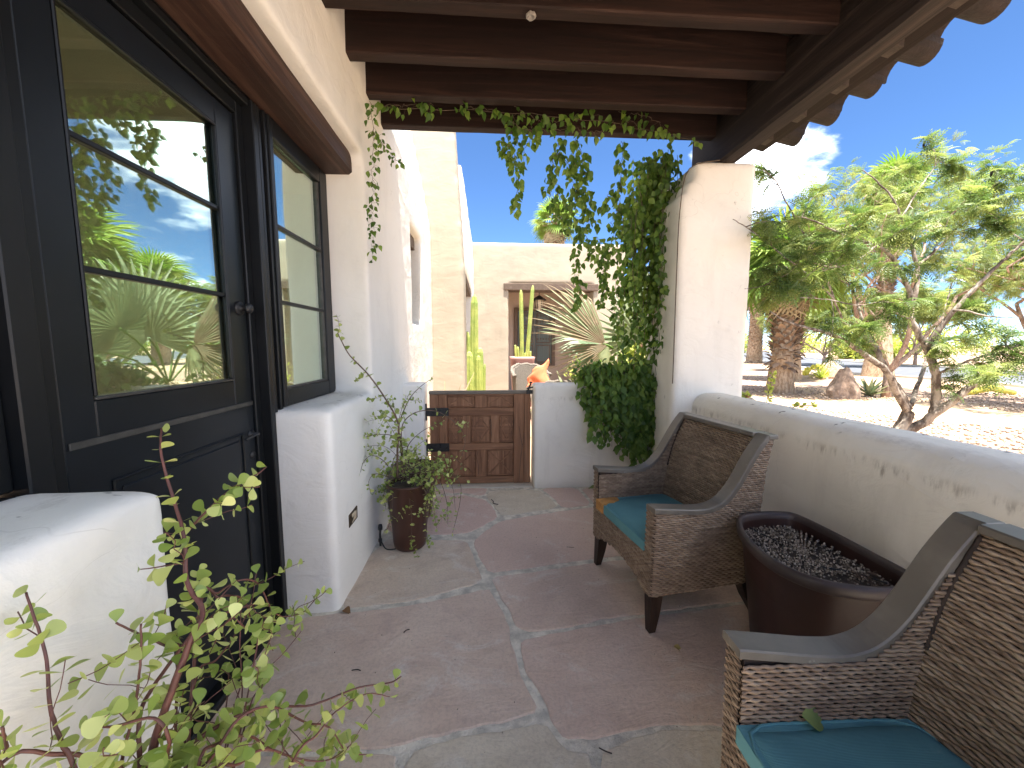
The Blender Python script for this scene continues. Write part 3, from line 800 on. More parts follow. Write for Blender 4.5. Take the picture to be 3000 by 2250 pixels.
MB().box((.3, 9.5, -.1), (3.0, 11.5, .02)).build('floor', 'concrete', wing)
# antique shutters on the recess wall
YB = 11.4
sh = MB(); x0, x1, z0, z1 = .80, 2.01, .80, 2.50
sh.bbox((x0, YB - .07, z0), (x0 + .10, YB, z1)); sh.bbox((x1 - .10, YB - .07, z0), (x1, YB, z1)); sh.bbox((x0 + .1, YB - .069, z1 - .09), (x1 - .1, YB, z1)); sh.bbox((x0 + .1, YB - .069, z0), (x1 - .1, YB, z0 + .07))
shut = sh.build('antique_shutter', 'brown_old', wing); shut['label'] = 'weathered blue shutters in a brown frame'
xm = (x0 + x1) / 2
for a, b in ((x0 + .11, xm - .012), (xm + .012, x1 - .11)):
    lf = MB(); lf.bbox((a, YB - .05, z0 + .08), (b, YB - .02, z1 - .1)); lf = lf.build('shutter_leaf', 'blue_door', shut)
for a, b in ((x0 + .11, xm - .012), (xm + .012, x1 - .11)):
    for c0, c1 in ((.90, 1.42), (1.47, 1.92), (1.97, 2.36)):
        p = MB(); p.bbox((a + .035, YB - .066, c0), (b - .035, YB - .052, c0 + .03)); p.bbox((a + .035, YB - .066, c1 - .03), (b - .035, YB - .052, c1)); p.bbox((a + .035, YB - .065, c0 + .03), (a + .06, YB - .052, c1 - .03)); p.bbox((b - .06, YB - .065, c0 + .03), (b - .035, YB - .052, c1 - .03))
        if c0 > 1.4:
            for zz_ in (c0 + .12, c0 + .30):
                for q in range(5):
                    xx = a + .08 + q * (b - a - .16) / 4; p.bbox((xx - .014, YB - .064, zz_ - .03), (xx + .014, YB - .052, zz_ + .03))
        p.build('panel', 'brown_old', shut)

# ------------------------------------------------------------------ porch roof
roof = thing('porch_roof', 'dark timber porch roof with square joists, an edge beam and clay tiles', 'roof', (.5, 1.5, 3.1))
JY = [3.19 - .366 * k for k in range(9)]
for k, y in enumerate(JY):
    mb = MB(); n = 24; Z = 3.10
    for i in range(n + 1):
        x = -.86 + (1.93 + .86) * i / n; q = .0035 * noise.noise(Vector((x * 4, y * 9, 0))); r = .0035 * noise.noise(Vector((x * 4, y * 9, 5)))
        for yy, z in ((y + .004 + q, Z + r), (y - .002 + q, Z + .007 + q), (y + q, Z + .235), (y + .078, Z + .235), (y + .079 + r, Z + .006 + r), (y + .073 + r, Z + q)): mb.v.append((x, yy, z))
    for i in range(n):
        for c in range(6):
            a = i * 6 + c; b = i * 6 + (c + 1) % 6; mb.f.append((a, b, b + 6, a + 6)); mb.sm.append(False)
    mb.f += [tuple(range(6)), tuple(n * 6 + c for c in range(6))[::-1]]; mb.sm += [False] * 2
    o = mb.build('joist', 'joist', roof); fix_normals(o)
for k in range(20):                                            # ceiling boards
    x0 = -.85 + k * .145; MB().bbox((x0, -.10, 3.336), (x0 + .142, 3.36, 3.36), .003).build('ceiling_board', 'ceiling', roof)
mb = MB(); n = 50
for i in range(n + 1):
    y = -.15 + 3.70 * i / n; q = .006 * noise.noise(Vector((y * 2.5, 1, 3))); r = .006 * noise.noise(Vector((y * 2.5, 4, 8)))
    for x, z in ((1.875 + q, 2.865 + r), (1.985 + r, 2.865 + r), (2.0 + q, 2.88 + q), (2.0 + r, 3.27), (1.86 + q, 3.27), (1.86 + q, 2.885 + q)): mb.v.append((x, y, z))
for i in range(n):
    for c in range(6):
        a = i * 6 + c; b = i * 6 + (c + 1) % 6; mb.f.append((a, b, b + 6, a + 6)); mb.sm.append(False)
mb.f += [tuple(range(6)), tuple(n * 6 + c for c in range(6))[::-1]]; mb.sm += [False] * 2
o = mb.build('beam', 'beam', roof); fix_normals(o)
# fascia plate on top of beam, rafter tails, boards and barrel tiles sloping out over the edge
SL = math.tan(math.radians(13))
def rz_(x): return 3.30 - SL * (x - 1.86)
for k in range(10):
    y = 3.23 - .335 * k
    mb = MB(); x0, x1 = 1.99, 2.38
    mb.add([(x0, y, rz_(x0) - .075), (x1, y, rz_(x1) - .07), (x1, y + .09, rz_(x1) - .07), (x0, y + .09, rz_(x0) - .075),
            (x0, y, rz_(x0)), (x1, y, rz_(x1) - .002), (x1, y + .09, rz_(x1) - .002), (x0, y + .09, rz_(x0))], [(0, 3, 2, 1), (4, 5, 6, 7), (0, 1, 5, 4), (1, 2, 6, 5), (2, 3, 7, 6), (3, 0, 4, 7)])
    mb.build('rafter_tail', 'tileend', roof)
mb = MB()
mb.add([(-.9, -.15, rz_(-.9) + .03), (2.50, -.15, rz_(2.50) + .004), (2.50, 3.52, rz_(2.50) + .004), (-.9, 3.52, rz_(-.9) + .03), (-.9, -.15, rz_(-.9) + .06), (2.50, -.15, rz_(2.50) + .03), (2.50, 3.52, rz_(2.50) + .03), (-.9, 3.52, rz_(-.9) + .06)],
       [(0, 3, 2, 1), (4, 5, 6, 7), (0, 1, 5, 4), (1, 2, 6, 5), (2, 3, 7, 6), (3, 0, 4, 7)])
mb.build('roof_deck', 'ceiling', roof)
def tile(y, up, x0, x1, j):
    mb = MB(); n = 9; r0 = .098; r1 = .084; vs = []; zt = .035
    for layer in (0, .014):
        for (x, r) in ((x0, r1 if up else r0), (x1, r0 if up else r1)):
            for i in range(n + 1):
                a = PI * i / n
                rr_ = r + (layer if up else -layer)
                zc = rz_(x) + (.085 if up else .105) + zt
                vs.append((x, y + j + rr_ * math.cos(a), zc + (rr_ * math.sin(a) if up else -rr_ * math.sin(a)) * (1 if up else 1.0)))
    m1 = n + 1; fs = []
    for i in range(n):
        fs += [(i, i + 1, m1 + i + 1, m1 + i), (2 * m1 + i, 3 * m1 + i, 3 * m1 + i + 1, 2 * m1 + i + 1), (m1 + i, m1 + i + 1, 3 * m1 + i + 1, 3 * m1 + i), (i, 2 * m1 + i, 2 * m1 + i + 1, i + 1)]
    fs += [(0, m1, 3 * m1, 2 * m1), (n, 2 * m1 + n, 3 * m1 + n, m1 + n)]
    mb.add(vs, fs, False); o = mb.build('roof_tile', 'tilemat', roof); fix_normals(o)
rt = random.Random(3)
for k in range(11):
    y = 3.40 - .33 * k
    for c, (a, b) in enumerate(((2.22, 2.72), (1.80, 2.30), (1.38, 1.88))):
        tile(y, False, a, b + rt.uniform(-.012, .02), rt.uniform(-.006, .006))
        tile(y - .165, True, a - .03, b + .02 + rt.uniform(-.02, .02), rt.uniform(-.008, .008))
# old paper wasp nest
mb = MB(); mb.lathe([(.002, 0), (.020, -.002), (.027, -.010), (.024, -.018), (.017, -.020), (.014, -.012), (.002, -.010)], (.235, 2.128, 3.098), 18, wob=.3)
tag(mb.build('wasp_nest', 'paper'), 'small pale round wasp nest stuck under a dark joist at the top of the view', 'nest')
bpy.data.objects['wasp_nest'].location = (0, 0, 0)

# ------------------------------------------------------------------ pillar and low walls
P_ = thing('porch_pillar', 'white plaster pillar holding up the end of the roof beam', 'pillar', (1.87, 3.4, 0))
mb = MB(); mb.box((1.545, 3.1, -.2), (2.175, 3.7, 2.62)); mb.box((1.60, 3.1, 2.5), (2.175, 3.7, 2.72)); mb.box((1.66, 3.1, 2.6), (2.172, 3.7, 2.875))
plaster(mb.build('shaft', 'stucco_pillar', P_), .022, 12, .012)
W_ = thing('low_wall', 'long low white plaster wall with rounded top behind the wicker chairs', 'wall', (1.87, 1.0, 0))
mb = MB(); mb.box((1.72, -2.4, -.2), (2.05, 3.2, .95)); mb.box((1.755, -2.4, .9), (2.03, 3.2, .995)); mb.box((1.80, -2.4, .95), (2.0, 3.2, 1.02))
plaster(mb.build('wall', 'stucco_low', W_), .022, 12, .010)
W_ = thing('gate_wall', 'short white plaster wall to the right of the wooden gate, half covered by the vine', 'wall', (1.0, 3.83, 0))
mb = MB(); mb.box((.455, 3.69, -.2), (1.9, 3.98, 1.035)); plaster(mb.build('wall', 'stucco_low', W_), .02, 11, .010)
W_ = thing('gate_post', 'narrow white plaster gate post left of the wooden gate', 'post', (-.7, 3.85, 0))
mb = MB(); mb.box((-.9, 3.70, -.2), (-.612, 3.98, 1.045)); plaster(mb.build('wall', 'stucco', W_), .02, 9, .008)
MB().bbox((-.612, 3.72, -.06), (.455, 4.02, .004), .01).build('gate_threshold', 'concrete', patio)

# ================================================================== GATE
gate = thing('garden_gate', 'carved brown timber gate with black strap hinges between two white plaster walls', 'gate', (-.08, 3.87, 0))
GX0, GX1, GZ0, GZ1, GY = -.572, .434, .012, .965, 3.86
gw, gh = GX1 - GX0, GZ1 - GZ0
def gu(u): return GX0 + gw * u
def gv(v): return GZ1 - gh * v
def gb(u0, u1, v0, v1, y0=0., y1=.04, e=.003): return MB().bbox((gu(u0), GY - y1, gv(v1)), (gu(u1), GY - y0, gv(v0)), e)
for u0, u1 in ((0, .088), (.0905, .172)): gb(u0, u1, .035, .995, 0, .045).build('stile', 'gate', gate)
for u0, u1 in ((.832, .934), (.9365, 1.0)): gb(u0, u1, .035, 1, 0, .045).build('stile', 'gate', gate)
for v0, v1 in ((.035, .052), (.180, .262), (.560, .632), (.925, .998)): gb(.1725, .8315, v0, v1, 0, .040).build('rail', 'gate_h', gate)
for u0, u1, v0, v1 in ((.443, .565, .0525, .1795), (.322, .402, .2625, .5595), (.600, .683, .2625, .5595), (.450, .562, .6325, .9245)): gb(u0, u1, v0, v1, 0, .036).build('mullion', 'gate', gate)
MB().bbox((gu(0) - .004, GY - .052, gv(.034)), (gu(1) + .003, GY + .004, gv(0)), .005).build('cap_rail', 'gate_cap', gate)
gb(.05, .95, .05, .99, -.001, .003).build('backing_board', 'gate', gate)
def carve(u0, u1, v0, v1, kind):
    p = gb(u0, u1, v0, v1, .004, .020).build('panel', 'gate', gate)
    b = MB(); m = .012; X0, X1, Zb, Zt = gu(u0) + m, gu(u1) - m, gv(v1) + m, gv(v0) - m
    y = GY - .020
    def bar(a, c, w=.009, h=.007):
        a = Vector((a[0], y, a[1])); c = Vector((c[0], y, c[1])); dd = c - a; L = dd.length; ang = math.atan2(dd.z, dd.x)
        b.bbox((0, -h, -w / 2), (L, .002, w / 2), .002, Matrix.Translation(a) @ Matrix.Rotation(-ang, 4, 'Y'))
    xm_, zm = (X0 + X1) / 2, (Zb + Zt) / 2
    bar((X0, Zb), (X0, Zt)); bar((X1, Zb), (X1, Zt)); bar((X0 + .006, Zb), (X1 - .006, Zb)); bar((X0 + .006, Zt), (X1 - .006, Zt))
    if kind == 'x': bar((X0 + .01, Zb + .01), (X1 - .01, Zt - .01), .012); bar((X0 + .01, Zt - .01), (X1 - .01, Zb + .01), .012, .0085)
    if kind == 'v':
        bar((X0 + .01, Zb + .012), (xm_ - .004, Zt - .004), .013); bar((xm_ + .004, Zt - .004), (X1 - .01, Zb + .012), .013)
    if kind == 'd':
        for a, c in (((X0 + .008, zm), (xm_, Zt - .014)), ((xm_, Zt - .014), (X1 - .008, zm)), ((X1 - .008, zm), (xm_, Zb + .014)), ((xm_, Zb + .014), (X0 + .008, zm))): bar(a, c, .013)
        b.add([(X0 + .03, y - .004, zm), (xm_, y - .004, Zb + .05), (X1 - .03, y - .004, zm), (xm_, y - .004, Zt - .05)], [(0, 1, 2, 3)])
    b.build('carving', 'gate_h', p)
carve(.1725, .4425, .0525, .1795, 'v'); carve(.5655, .8315, .0525, .1795, 'v')
carve(.1725, .3215, .2625, .5595, 'd'); carve(.4025, .5995, .2625, .5595, 'd'); carve(.6835, .8315, .2625, .5595, 'd')
carve(.1725, .4495, .6325, .9245, 'x'); carve(.5625, .8315, .6325, .9245, 'x')
for v0, v1 in ((.175, .262), (.552, .640)):
    h = MB(); h.bbox((gu(-.035), GY - .056, gv(v1)), (gu(.186), GY - .0455, gv(v0)), .003)
    for q in (.03, .10, .16):
        for s_ in (.3, .7): h.lathe([(.008, 0), (.006, .006), (.001, .008)], (0, 0, 0), 8); 
    for i in range(len(h.v) - 6 * 24, len(h.v)):
        j = (i - (len(h.v) - 6 * 24)) // 24; q = (.03, .10, .16)[j // 2]; s_ = (.3, .7)[j % 2]; x, y, z = h.v[i]
        h.v[i] = (gu(q) + x, GY - .056 - z, gv(v0 + (v1 - v0) * s_) + y)
    h.bbox((gu(-.04), GY - .06, gv(v1 + .045)), (gu(-.026), GY - .035, gv(v0 - .045)), .003)
    h.build('strap_hinge', 'black', gate)
# long cracks in the boards
cr = MB()
for pts in ([(.885, .38), (.893, .45), (.905, .52), (.917, .585), (.912, .66), (.898, .76), (.893, .85), (.885, .96)], [(.917, .585), (.925, .565)], [(.47, .65), (.458, .72), (.472, .80), (.475, .9)], [(.60, .30), (.607, .36), (.603, .42), (.611, .5)]):
    P3 = [(gu(u), GY - (.0462 if u > .8 else .0372), gv(v)) for u, v in pts]
    for a, c in zip(P3, P3[1:]):
        cr.add([(a[0] - .0022, a[1], a[2]), (a[0] + .0022, a[1], a[2]), (c[0] + .0016, c[1], c[2]), (c[0] - .0016, c[1], c[2])], [(0, 1, 2, 3)])
cr.build('cracks', 'black', gate, kind='stuff')
la = MB(); la.bbox((gu(.955), GY - .062, gv(.035)), (gu(1.03), GY - .035, gv(-.006)), .003)
la.tube(smooth_path([(gu(.975), GY - .05, gv(0)), (gu(.985), GY - .06, gv(-.04)), (gu(1.0), GY - .06, gv(-.075))]), .009, 8)
la.tube(smooth_path([(gu(.96), GY - .055, gv(-.02)), (gu(1.02), GY - .055, gv(-.035)), (gu(1.10), GY - .045, gv(-.03)), (gu(1.11), GY - .04, gv(-.03))]), .007, 8)
la.lathe([(.001, 0), (.016, .004), (.016, .018), (.001, .022)], (gu(1.0), GY - .06, gv(-.075)), 12); la.lathe([(.001, 0), (.014, .004), (.014, .016), (.001, .02)], (gu(1.10), GY - .045, gv(-.022)), 12)
la.build('latch', 'black', gate)

# ================================================================== WICKER CHAIRS
def chair_top(x):
    x = max(0., min(.60, x)); return (_ct(x - .022) + _ct(x - .011) + _ct(x) + _ct(x + .011) + _ct(x + .022)) / 5
def _ct(x):
    pts = [(0, .650), (.10, .638), (.20, .626), (.28, .622), (.35, .640), (.41, .690), (.455, .755), (.50, .835), (.545, .905), (.60, .972)]
    for (a, za), (b, zb) in zip(pts, pts[1:]):
        if x <= b: return za + (zb - za) * (x - a) / (b - a)
    return pts[-1][1] + (x - .6) * 1.2
def inner_x(z):        # face of the backrest
    pts = [(.40, .44), (.50, .455), (.62, .478), (.75, .508), (.85, .546), (.96, .602)]
    for (a, xa), (b, xb) in zip(pts, pts[1:]):
        if z <= b: return xa + (xb - xa) * max(0, z - a) / (b - a)
    return pts[-1][1]
def outer_x(z):        # rear of the body
    pts = [(.19, .575), (.40, .580), (.60, .592), (.75, .606), (.87, .625), (.965, .650)]
    for (a, xa), (b, xb) in zip(pts, pts[1:]):
        if z <= b: return xa + (xb - xa) * max(0, z - a) / (b - a)
    return pts[-1][1]
def hw(x, z):          # half width of the body (slight flare upward and back)
    return .325 + .012 * min(1, max(0, (z - .2) / .45))
def weave_rows(rows, step=.0088, width=.0138, amp=.0019):
    """rows: list of (list of points, list of outward normals); returns a mesh of over-under strands"""
    V = []; F = []; T = []
    rnd = random.Random(11)
    for r, (pts, nrm) in enumerate(rows):
        L = [0]
        for a, b in zip(pts, pts[1:]): L.append(L[-1] + (b - a).length)
        n = int(L[-1] / step)
        if n < 2: continue
        tone = rnd.random(); base = len(V); seg = 0; k = 0
        for i in range(n + 1):
            s_ = L[-1] * i / n
            while k < len(L) - 2 and L[k + 1] < s_: k += 1
            t = (s_ - L[k]) / max(1e-6, L[k + 1] - L[k]); p = pts[k].lerp(pts[k + 1], t); nn = nrm[k].lerp(nrm[k + 1], t).normalized()
            tg = (pts[k + 1] - pts[k]).normalized(); up = nn.cross(tg); 
            ph = (i + 2 * (r % 2)) % 4
            off = (amp, 0, -amp, 0)[ph]; off += rnd.uniform(-.0006, .0006)
            wv = width * (.5, .47, .42, .47)[ph]; sl = (.0012, .0, -.0012, .0)[(ph + 1) % 4]
            c = p + nn * (off + .003) + up * (sl + rnd.uniform(-.0008, .0008))
            V += [c + up * wv, c + nn * .0028, c - up * wv, c - nn * .002]
            if i % 2 == 0: tone = min(1, max(0, tone * .55 + rnd.random() * .45))
            T += [tone] * 4
            if i:
                a = base + (i - 1) * 4; b = a + 4
                for q in range(4): F.append((a + q, a + (q + 1) % 4, b + (q + 1) % 4, b + q))
    me = bpy.data.meshes.new('weave'); me.from_pydata([v[:] for v in V], [], F)
    me.polygons.foreach_set('use_smooth', [True] * len(F))
    at = me.attributes.new('tint', 'FLOAT', 'POINT'); at.data.foreach_set('value', T); me.materials.append(M['weave']); me.update(); return me
PITCH = .0112
def frange(a, b, s):
    while a < b: yield a; a += s
def add_mesh(name, me, parent, kind=None):
    o = bpy.data.objects.new(name, me); COL.objects.link(o); o.parent = parent
    if kind: o['kind'] = kind
    return o
BZ = .195                         # bottom of body
def arch(y): return BZ + .055 * max(0, 1 - (y / .26) ** 2) if abs(y) < .26 else BZ
def side_arch(x): return BZ
def make_chair():
    c = thing('wicker_armchair', 'x', 'chair')
    # core shells -----------------------------------------------------
    rows_out = []; rows_in = []; rows_back = []; rows_front = []; rows_rear = []
    NX = Vector((1, 0, 0)); NY = Vector((0, 1, 0))
    for s in (-1, 1):
        for z in frange(BZ + .006, .965, PITCH):
            # x range of side panel at height z
            xs = 0.0
            if z > .622:
                xx = .28
                while xx < .60 and chair_top(xx) < z + .012: xx += .004
                if z < .64: pass
                xs = xx
                if z < .645:
                    pass
            xe = outer_x(z)
            if xe - xs < .03: continue
            pts = []; nr = []; n = max(2, int((xe - xs) / .03))
            if xs == 0.0:        # wrap round the front edge of the arm
                pts.append(Vector((-.004, s * (hw(0, z) - .012), z))); nr.append(Vector((-.9, s * .4, 0)).normalized())
            for i in range(n + 1):
                x = xs + (xe - xs) * i / n
                if z < side_arch(x) + .003: 
                    zz_ = side_arch(x) + .003
                else: zz_ = z
                pts.append(Vector((x, s * hw(x, z), zz_))); nr.append(Vector((0, s, 0)))
            if s < 0: pass
            rows_out.append((pts, nr))
        for z in frange(.40, .93, PITCH):                       # inside of arm
            xs = -.004
            if z > .61:
                xx = .28
                while xx < .60 and chair_top(xx) < z + .02: xx += .004
                xs = xx
            xe = inner_x(z) - .004
            if xe - xs < .02: continue
            n = max(2, int((xe - xs) / .04)); h = hw(0, z) - .062
            rows_in.append(([Vector((xs + (xe - xs) * i / n, s * h, z)) for i in range(n + 1)], [Vector((0, -s, 0))] * (n + 1)))
        for z in frange(BZ + .006, .636, PITCH):                # front face of arm
            h0, h1 = hw(0, z) - .064, hw(0, z) - .006
            if z > .395: rows_front.append(([Vector((-.006, s * (h0 + (h1 - h0) * i / 3), z)) for i in range(4)], [Vector((-1, 0, 0))] * 4))
    for z in frange(.42, .955, PITCH):                          # face of backrest
        h = hw(0, z) - .060; n = 14
        rows_back.append(([Vector((inner_x(z) + .030 * (1 - (y / h) ** 2), y, z)) for y in [-h + 2 * h * i / n for i in range(n + 1)]], [Vector((-1, 0, .35)).normalized()] * (n + 1)))
    for z in frange(BZ + .006, .96, PITCH):                     # rear
        h = hw(0, z) - .003; n = 10
        rows_rear.append(([Vector((outer_x(z), y, z)) for y in [-h + 2 * h * i / n for i in range(n + 1)]], [NX] * (n + 1)))
    for z in frange(BZ + .004, .395, PITCH):                    # front apron with arched hem
        h = hw(0, z) - .004; n = 28; run = []
        for i in range(n + 1):
            y = -h + 2 * h * i / n
            if z >= arch(y) - .001: run.append(Vector((-.006, y, z)))
            else:
                if len(run) > 1: rows_front.append((run, [Vector((-1, 0, 0))] * len(run)))
                run = []
        if len(run) > 1: rows_front.append((run, [Vector((-1, 0, 0))] * len(run)))
    add_mesh('weave', weave_rows(rows_out + rows_in + rows_front + rows_rear), c, 'stuff')
    add_mesh('backrest', weave_rows(rows_back, .0092, .0136, .0028), c, 'stuff')
    # dark core behind the strands
    k = MB()
    for s in (-1, 1):
        n = 30; top = []; bot = []
        for side, inset in ((0, .004), (1, .056)):
            for i in range(n + 1):
                x = .004 + .60 * i / n
                zt = chair_top(x) - .022; h = (hw(x, min(zt, .6)) - inset) * s
                k.v.append((x, h, zt)); k.v.append((x, (.325 - inset) * s, side_arch(x) + .004))
        b0 = len(k.v) - 4 * (n + 1)
        for i in range(n):
            a = b0 + 2 * i; q = a + 2 * (n + 1)
            k.f += [(a, a + 2, a + 3, a + 1), (q, q + 1, q + 3, q + 2), (a, q, q + 2, a + 2), (a + 1, a + 3, q + 3, q + 1)]; k.sm += [False] * 4
        q = 2 * (n + 1); k.f += [(b0, b0 + 1, b0 + q + 1, b0 + q), (b0 + 2 * n, b0 + q + 2 * n, b0 + q + 2 * n + 1, b0 + 2 * n + 1)]; k.sm += [False] * 2
        zs = [.19 + .77 * i / 16 for i in range(17)]                # wings behind the rails
        b1 = len(k.v)
        for z in zs:
            for h in (hw(0, z) - .004, hw(0, z) - .05):
                k.v.append((min(inner_x(max(z, .4)), outer_x(z) - .03), s * h, z)); k.v.append((outer_x(z) - .004, s * h, z))
        for i in range(16):
            a = b1 + 4 * i; k.f += [(a, a + 1, a + 5, a + 4), (a + 2, a + 6, a + 7, a + 3)]; k.sm += [False] * 2
    zs = [.21 + .75 * i / 18 for i in range(19)]
    for off, fn, z_from in ((.005, inner_x, .40), (-.005, outer_x, .2)):
        b1 = len(k.v); n = 12
        for z in zs:
            zz_ = max(z, z_from); h = hw(0, zz_) - .055
            for i in range(n + 1):
                y = -h + 2 * h * i / n; bow = .030 * (1 - (y / h) ** 2) if fn is inner_x else 0
                k.v.append((fn(zz_) + off + bow, y, zz_))
        for j in range(18):
            for i in range(n):
                a = b1 + j * (n + 1) + i; k.f.append((a, a + 1, a + n + 2, a + n + 1)); k.sm.append(True)
    b1 = len(k.v); n = 24; h = hw(0, .3) - .006
    for i in range(n + 1):
        y = -h + 2 * h * i / n; k.v += [(.0, y, arch(y) + .002), (.0, y, .395)]
    for i in range(n): a = b1 + 2 * i; k.f.append((a, a + 2, a + 3, a + 1)); k.sm.append(False)
    k.box((.0, -h, .375), (.55, h, .393))
    k.build('core', 'core', c, local=True)
    # piping cord along the edges of the backrest
    for s in (-1, 1):
        pts = [Vector((inner_x(z) - .004, s * (hw(0, z) - .066), z)) for z in [.64 + .30 * i / 30 for i in range(31)]]
        pts = [p + Vector((random.uniform(-.001, .001), random.uniform(-.001, .001), 0)) for p in pts]
        MB().tube(pts, [.0055 + .0012 * (i % 2) for i in range(31)], 6).build('edge_cord', 'core', c, local=True)
    # weathered arm rails
    for s in (-1, 1):
        n = 40; r = MB(); prof = []
        for i in range(n + 1):
            x = -.012 + .614 * i / n; prof.append((x, chair_top(max(0, x))))
        for i, (x, z) in enumerate(prof):
            a = prof[max(i - 1, 0)]; b = prof[min(i + 1, n)]; d = Vector((b[0] - a[0], 0, b[1] - a[1])).normalized(); up = Vector((-d.z, 0, d.x))
            P = Vector((x, 0, z)); ho = hw(x, z) + .009; hi = hw(x, z) - .066 + .004 * (i / n)
            e = .004; th = .024
            for y, q in ((ho - e, 0), (hi + e, 0), (hi, -e), (hi, -th), (ho, -th), (ho, -e)):
                w_ = P + up * q; r.v.append((w_.x, s * y, w_.z))
        for i in range(n):
            for q in range(6): a = i * 6 + q; b = i * 6 + (q + 1) % 6; r.f.append((a, b, b + 6, a + 6)); r.sm.append(False)
        r.f += [tuple(range(6)), tuple(n * 6 + q for q in range(6))[::-1]]; r.sm += [False] * 2
        o = r.build('arm_rail', 'rail', c, local=True); fix_normals(o)
    ztop = .975; h = hw(0, .97) - .062
    r = MB(); r.bbox((.580, -h, ztop - .026), (.664, h, ztop - .002), .004); r.build('top_rail', 'rail', c, local=True)
    for s in (-1, 1): MB().bbox((.606, s * (h + .001) if s > 0 else -(h + .074), ztop - .0255), (.664, s * (h + .074) if s > 0 else -(h + .001), ztop - .003), .004).build('rail_end', 'rail', c, local=True)
    # legs
    for x, s, dx in ((.035, -1, -.02), (.035, 1, -.02), (.545, -1, .085), (.545, 1, .085)):
        y = s * (.325 - .034); l = MB()
        for z, w_, t in ((.001, .017, 1.), (.02, .019, .9), (.10, .026, .45), (.215, .033, 0.)):
            cx, cy = x + dx * t, y + s * .012 * t
            l.v += [(cx - w_, cy - w_, z), (cx + w_, cy - w_, z), (cx + w_, cy + w_, z), (cx - w_, cy + w_, z)]
        for j in range(3):
            for q in range(4): l.f.append((j * 4 + q, j * 4 + (q + 1) % 4, j * 4 + 4 + (q + 1) % 4, j * 4 + 4 + q)); l.sm.append(False)
        l.f += [(3, 2, 1, 0), (12, 13, 14, 15)]; l.sm += [False] * 2
        lg = l.build('leg', 'dark_leg', c, local=True)
        MB().lathe([(.001, 0), (.011, 0), (.011, .006), (.001, .006)], (x + dx, y + s * .012, -.003), 10).build('foot', 'black', lg, local=True)
    # cushion
    q = MB(); nx, ny = 26, 26; X0, X1, H = -.012, .455, .262
    def cz(u, v, up):
        eu = 1 - abs(2 * u - 1) ** 7; ev = 1 - abs(2 * v - 1) ** 7; e = max(0., eu * ev) ** .35
        return (.432 + (.030 * e if up else -.030 * e)) + (.006 * math.sin(u * 5) * math.sin(v * 4) + .006 * noise.noise(Vector((u * 4, v * 4, 2))) if up else 0) * e
    for up in (1, 0):
        for i in range(nx + 1):
            for j in range(ny + 1):
                u, v = i / nx, j / ny; x = X0 + (X1 - X0) * u; y = -H + 2 * H * v
                q.v.append((x + (.035 * (u) * (1 - (2 * v - 1) ** 2)), y, cz(u, v, up)))
    for up in (0, 1):
        o_ = (0 if up else (nx + 1) * (ny + 1))
        for i in range(nx):
            for j in range(ny):
                a = o_ + i * (ny + 1) + j; f = (a, a + ny + 1, a + ny + 2, a + 1); q.f.append(f if up else f[::-1]); q.sm.append(True)
    cu = q.build('cushion', 'teal', c, local=True)
    for zz_ in (.450, .402):
        loop = []
        for i in range(49):
            a = 2 * PI * i / 48; cx, cy = math.cos(a), math.sin(a); k_ = (abs(cx) ** 8 + abs(cy) ** 8) ** (-1 / 8)
            u = .5 + .5 * cx * k_; v = .5 + .5 * cy * k_; loop.append(Vector((X0 - .001 + (X1 - X0 + .002) * u + .035 * u * (1 - (2 * v - 1) ** 2), (-H + 2 * H * v) * 1.003, zz_)))
        MB().tube(loop, .0042, 6, cap=False).build('piping', 'teal', cu, local=True)
    s1 = MB(); s1.add([(X0 - .004, -H + .004, .402), (X0 - .004, H - .004, .402), (X0 - .004, H - .004, .450), (X0 - .004, -H + .004, .450)], [(0, 1, 2, 3)])
    s1.box((X0 - .003, -H - .001, .402), (X1, H + .001, .450)); s1.build('cushion_side', 'teal', cu, local=True)
    return c, cu
ch1, cu1 = make_chair()
ch1['label'] = 'wicker armchair near the vine, its teal cushion torn open at the front corner'
ch1['group'] = 'wicker armchairs on the porch'
TH1 = math.radians(9.0)
ch1.location = (.742, 2.035, 0); ch1.rotation_euler = (0, 0, TH1)
def copy_tree(o, parent=None):
    c = o.copy(); COL.objects.link(c); c.parent = parent
    for q in list(o.children): copy_tree(q, c)
    return c
ch2 = copy_tree(ch1)
ch2['label'] = 'wicker armchair closest to the camera, with a curled green leaf on its teal seat'
ch2.location = (.640, .590, 0); ch2.rotation_euler = (0, 0, math.radians(-1.5))
f = MB()
pl = [(-.020, .262), (-.020, .175), (-.008, .168), (.03, .185), (.055, .178), (.085, .20), (.112, .215), (.118, .25), (.10, .266)]
for z in (.398, .4585): f.v += [(x - .002, y + .003, z + .002 * noise.noise(Vector((x * 40, y * 40, 0)))) for x, y in pl]
n = len(pl); f.f += [tuple(range(n))[::-1], tuple(range(n, 2 * n))] + [(i, (i + 1) % n, n + (i + 1) % n, n + i) for i in range(n)]; f.sm += [False] * (n + 2)
fo = f.build('torn_foam', 'foam', cu1, local=True); fix_normals(fo)
ref = [c for c in ch2.children if c.name.startswith('cushion')][0]
f = MB(); pl = [(.27, -.06), (.34, -.12), (.43, -.16), (.44, -.10), (.38, -.04), (.31, -.01)]
for z in (.44, .4595): f.v += [(x, y, z) for x, y in pl]
n = len(pl); f.f += [tuple(range(n))[::-1], tuple(range(n, 2 * n))] + [(i, (i + 1) % n, n + (i + 1) % n, n + i) for i in range(n)]; f.sm += [False] * (n + 2)
fo = f.build('torn_foam', 'foam', ref, local=True); fix_normals(fo)

